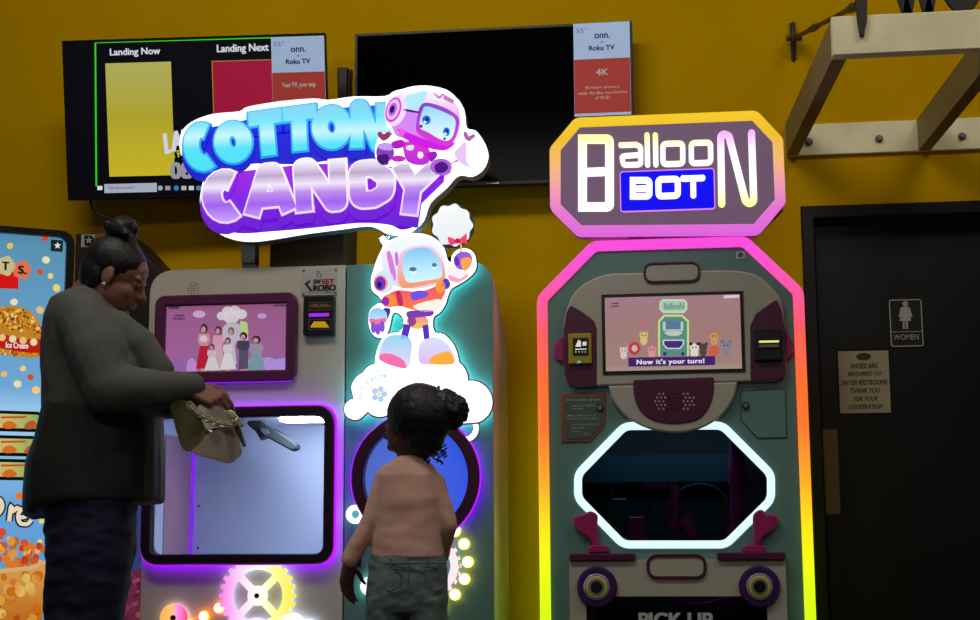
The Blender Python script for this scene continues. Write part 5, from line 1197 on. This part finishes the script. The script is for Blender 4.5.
def shoe(mb, x, y, dx, dy, s):
    d = Vector((dx, dy, 0)).normalized(); sd = Vector((-d.y, d.x, 0)); R = Matrix((d, sd, Vector((0, 0, 1)))).transposed()
    p = Vector((x, y, 0))
    mb.ell(p+Vector((0, 0, .045*s)), (.05*s, .042*s, .045*s), R); mb.ell(p+d*.09*s+Vector((0, 0, .036*s)), (.09*s, .046*s, .036*s), R)
    mb.ell(p+d*.15*s+Vector((0, 0, .028*s)), (.055*s, .042*s, .028*s), R); mb.limb([p+Vector((0, 0, .05*s)), p+Vector((0, 0, .1*s))], [.044*s, .042*s])

# ------------------------------------------------------------------ woman
YW = -2.05
WF = Fr((at(95, 550, YW).x, YW, 0))
wo = thing('person', WF, 'woman with a hair bun in a grey top looking down into her handbag', 'person')
P = WF.P; W3 = lambda px, py, y=0.0: Vector((WF.P(px, py, y)[0], y, WF.P(px, py, y)[1]))
M_skin = mat('skin_brown', (140, 94, 76), .5, var=.06, scale=14, bump=.02)
M_hair = mat('hair_black', (22, 17, 21), .5, var=.3, scale=40, bump=.25, bscale=120)
M_grey = mat('grey_knit', (92, 92, 88), .9, var=.1, scale=18, bump=.12, bscale=300)
M_topshade = mat('black_cloth', (40, 39, 36), .6, var=.2, scale=8)  # cloth of the grey top again, shade under the arm put into the colour
M_jean = mat('dark_denim', (20, 27, 56), .8, var=.15, scale=14, bump=.1, bscale=300)
RH = Matrix.Rotation(math.radians(12), 3, 'Z') @ Matrix.Rotation(math.radians(25), 3, 'Y')
ho = W3(115.5, 277)
bd = MB(); T = head(bd, ho, RH, .94, 1.15)
bd.limb([T(-.02, 0, -.05), W3(92, 291), W3(84, 305)], [.056, .056, .065])
bd.loft([bring(WF, y, a, b, h) for y, a, b, h in ((296, 70, 98, .065), (312, 66, 106, .10), (340, 62, 124, .12), (400, 64, 132, .12), (460, 64, 128, .12), (520, 68, 116, .11), (545, 70, 112, .10))])
ys_ = -.175
arms = {}
SHn, EL, WR = W3(86, 326, -.12), W3(108, 388, -.21), W3(190, 389, -.10)
SHf, ELf, WRf = W3(96, 318, .17), W3(124, 398, .20), W3(184, 402, .03)
bd.limb([SHn, EL, WR], [.05, .044, .027]); bd.limb([SHf, ELf, WRf], [.055, .045, .027])
hand(bd, WR+Vector((.005, 0, 0)), (.86, .10, -.34), (-.25, .70, -.66), (.30, .62, .45), .94, 1.1)
hand(bd, WRf, (.8, -.1, -.35), (-.1, -.9, -.35), (.3, -.3, .85), .98, .55)
for yy in (-.095, .095):
    hp, kn, an = W3(91, 545, yy*.8), W3(84, 700, yy*.95), W3(80, 816, yy)
    bd.limb([hp, kn, an], [.055, .045, .038])
    zz0 = an.z
body = part('body', bd, M_skin, wo); remeshed(body, .0042, 4)
# eyes
for y in (-1, 1):
    e = part('eye', MB().ell(T(.0845, y*.033, -.0015), (.006, .012, .0045), RH), mat('eye_dark', (20, 14, 12), .2), wo)
    part('eyebrow', MB().tube([T(.084, y*.012, .020), T(.090, y*.032, .029), T(.080, y*.055, .022)], [.003, .0042, .002], 8), M_hair, wo)
part('lips', MB().ell(T(.0965, 0, -.0575), (.006, .018, .0052), RH).ell(T(.0955, 0, -.0690), (.006, .016, .0056), RH), mat('lip_tone', (126, 66, 60), .45), wo)
part('earring', MB().ell(T(-.003, -.087, -.044), .006), mat('pearl', (220, 214, 210), .2), wo, 'small pale stud earring')
# hair cap and bun
hb = MB(); 
hb.ell(T(-.020, 0, .040), (.098, .080, .084), RH, 24, 16); hb.ell(T(-.060, 0, .0), (.056, .068, .078), RH, 20, 12); hb.ell(T(.008, 0, .076), (.056, .054, .034), RH, 20, 12)
for y in (-1, 1): hb.ell(T(.000, y*.056, .046), (.046, .022, .040), RH); hb.ell(T(-.046, y*.052, -.02), (.028, .022, .05), RH)
bun = W3(121.5, 230.5)
hb.limb([T(-.005, 0, .10), bun], [.034, .03])
hr = part('hair', hb, M_hair, wo, 'black hair swept up to the crown'); remeshed(hr, .006, 4, .0015, 40)
bb_ = MB().ell(bun, (.050, .046, .042), None, 24, 16)
for i in range(7):
    a = i*.9; bb_.limb([bun+Vector((.04*math.cos(a), .02*math.sin(a*1.7), .03*math.sin(a))), bun+Vector((.034*math.cos(a+1.2), .034*math.sin(a), .034*math.sin(a+1.2)))], [.017, .016])
bn = part('hair_bun', bb_, M_hair, wo, 'round black hair bun'); remeshed(bn, .006, 3, .003, 60)
# grey top
tp = MB()
tp.loft([bring(WF, y, a, b, h, yc, p=2.1) for y, a, b, h, yc in ((287, 82, 102, .055, 0), (292, 72, 106, .09, 0), (302, 58, 114, .155, 0), (320, 50, 127, .175, 0), (345, 47, 143, .18, 0), (368, 46, 156, .18, 0), (395, 47, 160, .182, 0), (412, 47, 159, .186, 0))])
tp.limb([W3(83, 320, -.145), W3(97, 352, -.19), W3(108, 388, -.21)], [.080, .082, .076]); tp.limb([W3(108, 388, -.21), W3(150, 389, -.17), W3(192, 386, -.10)], [.076, .060, .041])
tp.limb([W3(104, 320, .15), W3(126, 398, .20), W3(184, 402, .05)], [.085, .072, .045])
tp.limb([W3(116, 322, -.05), W3(140, 345, -.06), W3(158, 372, -.05)], [.04, .05, .05]); tp.limb([W3(112, 318, .06), W3(140, 345, .06), W3(156, 372, .06)], [.04, .05, .05])
tp.tube([W3(93+11*math.cos(a), 292+7*math.cos(a), .055*math.sin(a)) for a in [i*math.pi/10 for i in range(20)]], .016, 10, True)
def folds(amp, sc, dirv):
    dv = Vector(dirv)
    return lambda p: amp*(noise.noise(Vector((p.x*sc*dv.x, p.y*sc*dv.y, p.z*sc*dv.z)))+.5*noise.noise(Vector((p.x*sc*2.1*dv.x, p.y*sc*2*dv.y, p.z*sc*2*dv.z+7))))
top = part('knit_top', tp, M_grey, wo, 'dark grey long-sleeved knit top'); remeshed(top, .0075, 5, 0, 30, folds(.0045, 14, (1, 1, .7)))
tu = MB()  # lower length of the same top, its shade painted as a darker piece
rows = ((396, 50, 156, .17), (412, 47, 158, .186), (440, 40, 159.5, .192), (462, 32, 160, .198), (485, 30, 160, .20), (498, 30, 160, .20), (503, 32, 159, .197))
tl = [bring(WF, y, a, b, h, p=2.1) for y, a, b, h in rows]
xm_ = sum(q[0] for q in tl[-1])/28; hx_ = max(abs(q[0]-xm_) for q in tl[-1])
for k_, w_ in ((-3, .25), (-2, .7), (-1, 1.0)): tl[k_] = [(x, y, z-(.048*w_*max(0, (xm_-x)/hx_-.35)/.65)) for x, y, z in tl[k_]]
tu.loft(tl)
low_top = part('tunic', tu, M_topshade, wo, 'black tunic hanging to the hips'); remeshed(low_top, .008, 4, 0, 30, folds(.006, 9, (1.6, 1.6, .25)))
jn = MB()
jn.loft([bring(WF, y, a, b, h) for y, a, b, h in ((480, 52, 132, .16), (505, 53, 131, .17), (530, 53, 130, .17), (548, 54, 128, .165))])
for yy, sh_ in ((-.095, 0), (.095, 3)):
    jn.loft([bring(WF, y, a+sh_, b+sh_, h, yy) for y, a, b, h in ((498, 54, 129, .085), (530, 51, 131, .096), (560, 48, 129, .098), (600, 46, 122, .09), (640, 45, 115, .08), (700, 47, 110, .072), (740, 44, 106, .072), (800, 52, 98, .055), (822, 54, 96, .052))])
jea = part('jeans', jn, M_jean, wo, 'dark blue jeans'); remeshed(jea, .008, 4, 0, 30, folds(.006, 16, (.7, .7, 1.6)))
fz = W3(78, 820).x
for yy in (-.095, .095):
    s_ = MB(); shoe(s_, fz, yy, 1, 0, 1.05); sh = part('shoe', s_, M_blackm, wo); remeshed(sh, .006, 3)
# handbag held by the woman
HF = Fr((W3(205, 430, -.09).x, YW, 0))
hg = thing('handbag', Fr((W3(205, 430).x+WF.o.x, YW-.07, W3(205, 464).z)), 'shiny pewter handbag with a chain strap held open by the woman', 'handbag')
HO = Vector((W3(205, 430).x, -.07, W3(205, 464).z))
def h3(px, py, y): return W3(px, py, y)-HO
M_bagd = mat('bag_olive', (104, 100, 70), .42, .25, var=.15, scale=6, bump=.1, bscale=200); M_bagl = mat('bag_pewter', (226, 204, 190), .35, .2, var=.08, scale=6, bump=.1, bscale=200)
def round_pair(a, b, r=.22, n=3):
    o1, o2 = [], []; k = len(a)
    for i in range(k):
        for lst_, out in ((a, o1), (b, o2)):
            p, q, s_ = lst_[i-1], lst_[i], lst_[(i+1) % k]; u, v = q.lerp(p, r), q.lerp(s_, r)
            for j in range(n+1):
                t = j/n; out.append(u*(1-t)**2+q*2*t*(1-t)+v*t*t)
    return o1, o2
def solid(quads_near, quads_far, n=1):
    quads_near, quads_far = round_pair(quads_near, quads_far)
    m = MB(); k = len(quads_near); m.add(list(quads_near)+list(quads_far), [tuple(range(k)), tuple(range(k, 2*k))]+[(i, (i+1) % k, (i+1) % k+k, i+k) for i in range(k)]); return m
# gusset side (nearer), front panel (window light put into its pale colour), flap
near = [h3(168, 399, -.15), h3(176, 430, -.16), h3(181.5, 448, -.16), h3(189, 452.5, -.17), h3(203, 441, -.18), h3(206, 430, -.18), h3(196, 410, -.16), h3(186, 400, -.15)]
far = [h3(172, 399, .02), h3(180, 430, .03), h3(187, 447, .04), h3(196, 452, .04), h3(210, 441, .04), h3(212, 430, .04), h3(202, 410, .03), h3(190, 400, .02)]
o = part('gusset', solid(near, far), M_bagd, hg, 'dark olive side of the bag', 60)
near = [h3(189, 452.8, -.168), h3(228, 463.8, -.12), h3(233, 463, -.115), h3(242.6, 453.5, -.10), h3(241.5, 448, -.10), h3(234, 424, -.12), h3(222, 427, -.14), h3(205, 435, -.18), h3(202, 441, -.185)]
far = [h3(194, 452.8, .03), h3(228, 463.8, .05), h3(233, 463, .05), h3(242.6, 453.5, .05), h3(241.5, 448, .05), h3(234, 424, .04), h3(222, 427, .04), h3(210, 433, .03), h3(205, 441, .03)]
part('front_panel', solid(near, far), M_bagl, hg, 'pale pewter front of the bag', 60)
near = [h3(196, 408, -.13), h3(206, 430, -.16), h3(222, 427, -.14), h3(234, 424, -.12), h3(226, 412, -.10), h3(214, 404, -.10), h3(203, 402, -.11)]
far = [Vector((p.x+.01, .03, p.z)) for p in near]
part('bag_mouth', solid(near, far), mat('bag_grey', (120, 112, 104), .45, .2, var=.12, scale=7), hg, None, 60)
near = [h3(230, 417, -.14), h3(236, 420, -.14), h3(241, 430, -.13), h3(245.5, 446, -.13), h3(243, 447, -.13), h3(238, 436, -.135), h3(233, 426, -.14)]
part('flap_edge', solid(near, [Vector((p.x, p.y+.012, p.z)) for p in near]), mat('bag_dark', (60, 54, 44), .4), hg)
M_chain = mat('chain_metal', (206, 194, 166), .3, .5)
cpth = cat([(190, 405), (194, 410), (199, 414), (206, 418), (214, 421), (222, 424), (230, 425), (236, 421), (232, 415), (228, 413)], 2, False)
mc = MB()
for i, (px, py) in enumerate(cpth[:-1]):
    a, b_ = h3(px, py, -.19+.05*i/len(cpth)), h3(*cpth[i+1], -.19+.05*i/len(cpth)); d = (b_-a).normalized(); m_ = (a+b_)/2
    s_ = Vector((0, 1, 0)) if i % 2 else d.cross(Vector((0, 1, 0))).normalized()
    mc.tube([m_+d*.0135*math.cos(t)+s_*.0085*math.sin(t) for t in [k*math.pi/6 for k in range(12)]], .0028, 6, True)
part('chain_strap', mc, M_chain, hg, 'metal chain strap')

# ------------------------------------------------------------------ girl
YG = -1.85
GF = Fr((at(408, 550, YG).x, YG, 0))
gi = thing('person', GF, 'little girl in a pink long-sleeved shirt seen from behind looking up', 'person')
G3 = lambda px, py, y=0.0: Vector((GF.P(px, py, y)[0], y, GF.P(px, py, y)[1]))
M_skin2 = mat('skin_deep', (92, 58, 46), .5, var=.06, scale=14)
M_shirt = mat('pink_cotton', (222, 174, 156), .85, var=.05, scale=14, bump=.08, bscale=300)
M_jean2 = mat('faded_denim', (112, 128, 128), .85, var=.2, scale=12, bump=.1, bscale=300)
RG = Matrix.Rotation(math.radians(163), 3, 'Z') @ Matrix.Rotation(math.radians(-14), 3, 'Y')
go = G3(412.5, 425, -.01); SG = .80
bd = MB(); T = head(bd, go, RG, SG, .8, .95)
bd.limb([T(-.025, 0, -.05), G3(412, 452), G3(410, 468)], [.042, .042, .05])
bd.loft([bring(GF, y, a, b, h) for y, a, b, h in ((462, 396, 424, .05), (474, 391, 430, .055), (520, 388, 432, .07), (560, 380, 437, .08), (600, 378, 440, .08))])
SHl, ELl, WRl = G3(388, 480), G3(371, 520, -.02), G3(350, 562, -.03)
SHr, ELr, WRr = G3(431, 488), G3(447, 524, .0), G3(440, 556, .12)
bd.limb([SHl, ELl, WRl], [.03, .026, .019]); bd.limb([SHr, ELr, WRr], [.03, .026, .019])
hand(bd, WRl+Vector((-.003, 0, -.004)), (-.12, 0, -1), (.75, .6, .1), (.55, .8, -.1), .70, .30, .0088, .4)
hand(bd, WRr, (-.5, .4, -.7), (-.8, -.3, 0), (0, .9, .3), .70, .35, .0088, .4)
for xx in (-1, 1):
    hp, kn, an = G3(408+xx*19, 590), G3(408+xx*19, 700), G3(408+xx*18, 806)
    bd.limb([hp, kn, an], [.055, .038, .028])
gb = part('body', bd, M_skin2, gi); remeshed(gb, .0036, 4)
for y in (-1, 1): part('eye', MB().ell(T(.0845, y*.033, .0), (.006, .012, .0065), RG), mat('eye_dark', 0), gi)
part('lips', MB().ell(T(.0995, 0, -.0575), (.005, .02, .006), RG).ell(T(.0985, 0, -.0695), (.005, .017, .006), RG), mat('lip_tone2', (96, 50, 46), .45), gi)
hb = MB()
hb.ell(T(-.024, 0, .042), (.106, .090, .100), RG, 24, 16); hb.ell(T(-.064, 0, -.012), (.06, .074, .085), RG, 20, 12)
for y in (-1, 1): hb.ell(T(.006, y*.060, .054), (.05, .022, .040), RG); hb.ell(T(-.054, y*.054, -.03), (.028, .022, .05), RG)
hr = part('hair', hb, M_hair, gi, 'black hair drawn back'); remeshed(hr, .006, 3, .002, 50)
pf = MB(); pc_ = G3(453, 410, -.02)
pf.ell(pc_, (.040, .042, .046), None, 20, 14); pf.limb([T(-.07, 0, .075), pc_], [.05, .04]); pf.ell(G3(452, 421, -.02), .03); pf.ell(G3(447, 399, -.02), .032); pf.ell(G3(460, 414, -.02), .028)
rn = random.Random(5)
for i in range(26):
    a, b_ = rn.uniform(0, 6.28), rn.uniform(-1, 1); pf.ell(pc_+Vector((.04*math.cos(a)*math.cos(b_), .04*math.sin(a)*math.cos(b_), .045*math.sin(b_))), rn.uniform(.008, .013), None, 8, 6)
pt = part('hair_puff', pf, M_hair, gi, 'curly black ponytail puff'); remeshed(pt, .0055, 2, .006, 70)
cu = MB()
for i in range(14):
    q = G3(430+rn.uniform(-5, 16), 450+rn.uniform(-6, 5), -.03+rn.uniform(-.02, .02)); cu.tube([q+Vector((.008*math.cos(k*.9), .008*math.sin(k*.9), -.0035*k)) for k in range(9)], .0022, 6)
part('curls', cu, M_hair, gi, 'loose curls at the nape')
M_bow = mat('bow_grey', (120, 116, 122), .5)
bw = MB(); bc = G3(439, 396, -.06)
bw.loft([[bc+Vector(v) for v in ((-.030, 0, -.012), (-.006, -.008, -.006), (-.004, -.008, .012), (-.004, .01, .034), (-.02, .006, .012))], [bc+Vector(v) for v in ((-.028, .012, -.010), (-.006, .008, -.006), (-.004, .008, .012), (.002, .018, .030), (-.018, .014, .010))]])
bw.loft([[bc+Vector(v) for v in ((.0, -.008, -.008), (.018, -.01, -.016), (.022, -.008, .006), (.004, -.008, .012))], [bc+Vector(v) for v in ((.0, .006, -.008), (.018, .004, -.016), (.022, .006, .006), (.004, .006, .012))]]); bw.ell(bc, .009)
part('hair_bow', bw, M_bow, gi, 'small grey hair bow', 60)
st = MB()
st.loft([bring(GF, y, a, b, h, yc) for y, a, b, h, yc in ((456, 400, 422, .046, 0), (460, 393, 428, .058, 0), (466, 385, 434, .070, 0), (475, 379, 439, .080, 0), (500, 378, 442, .088, 0), (525, 377, 442, .088, .0), (545, 373, 443, .095, 0), (558.5, 371, 444, .098, 0))])
st.limb([G3(388, 477), G3(372.5, 519, -.02), G3(349.5, 560, -.03)], [.040, .033, .026]); st.limb([G3(432, 485), G3(447, 524, .0), G3(441, 556, .11)], [.044, .033, .026])
sr = part('shirt', st, M_shirt, gi, 'dusty pink long-sleeved shirt'); remeshed(sr, .0055, 4, 0, 30, folds(.0028, 15, (.7, .7, 1.3)))
jg = MB()
jg.loft([bring(GF, y, a, b, h) for y, a, b, h in ((552, 372, 444, .092), (562, 370.5, 445, .096), (580, 368, 447, .102), (600, 367, 447.5, .10), (612, 370, 445, .09))])
for a_, b_ in ((366.5, 407.5), (408.5, 447)):
    c_ = (a_+b_)/2
    jg.loft([bring(GF, y, c_+(a_-c_)*w, c_+(b_-c_)*w, h) for y, w, h in ((598, .98, .09), (620, .97, .082), (660, .86, .07), (710, .8, .062), (760, .74, .056), (812, .7, .052))])
jj = part('jeans', jg, M_jean2, gi, 'faded grey-blue jeans'); remeshed(jj, .006, 3, 0, 30, folds(.004, 24, (.8, .8, 1.4)))
M_seam = mat('denim_seam', (100, 114, 114), .85)
for x0, x1 in ((377, 401), (424, 445)):
    pts = []
    for (px, py) in ((x0, 567), (x1, 569), (x1-1, 586), ((x0+x1)/2, 591), (x0+2, 584)):
        # lay the pocket on the curved seat
        cx_, hx_ = 408, 39; t = max(-.98, min(.98, (px-cx_)/hx_)); yb = -.106*(1-abs(t)**2.4)**(1/2.4)
        pts.append(G3(px, py, yb-.003))
    part('back_pocket', MB().tube(pts, .0022, 6, True), M_seam, gi)
pts = [G3(371+i*73.5/12, 562.5, 0) for i in range(13)]
def on_seat(px, py, k=.100): t = max(-.99, min(.99, (px-408)/38.5)); return G3(px, py, -k*(1-abs(t)**2.4)**(1/2.4)-.004)
part('waistband', MB().tube([on_seat(371+i*74/16, 563) for i in range(17)], .003, 6), M_seam, gi)
part('seat_seam', MB().tube([on_seat(408, 564), on_seat(408, 580, .104), on_seat(408, 596, .102)], .002, 6), M_seam, gi)
for px in (391, 408, 428): part('belt_loop', MB().tube([on_seat(px, 558), on_seat(px, 567)], .0035, 6), M_seam, gi)
for xx in (-1, 1):
    s_ = MB(); shoe(s_, G3(408+xx*18, 800).x, .01, xx*.15, 1, .78); sh = part('shoe', s_, mat('shoe_pale', (150, 140, 150), .6), gi); remeshed(sh, .005, 3)
# ================================================================== light
w = bpy.data.worlds.new('world'); SC.world = w; w.use_nodes = True
w.node_tree.nodes['Background'].inputs[0].default_value = (1.0, .93, .82, 1); w.node_tree.nodes['Background'].inputs[1].default_value = .045
def area(name, loc, target, sx, sy, e, c=(1, .95, .86)):
    d = bpy.data.lights.new(name, 'AREA'); d.shape = 'RECTANGLE'; d.size = sx; d.size_y = sy; d.energy = e; d.color = c
    o = bpy.data.objects.new(name, d); COL.objects.link(o); o.location = loc
    o.rotation_euler = (Vector(target)-Vector(loc)).to_track_quat('-Z', 'Y').to_euler(); return o
area('ceiling_light', (-1.7, -3.2, 4.9), (-1.2, -.6, .5), 2.4, .5, 54)
area('ceiling_light', (2.2, -2.8, 4.9), (1.4, -.8, 0), 1.6, .4, 34)
area('ceiling_light', (-.8, -8.2, 4.4), (0, -1.5, 1.0), 3.0, .6, 36)
finish_texts(); finish_remesh()
bpy.context.view_layer.update()
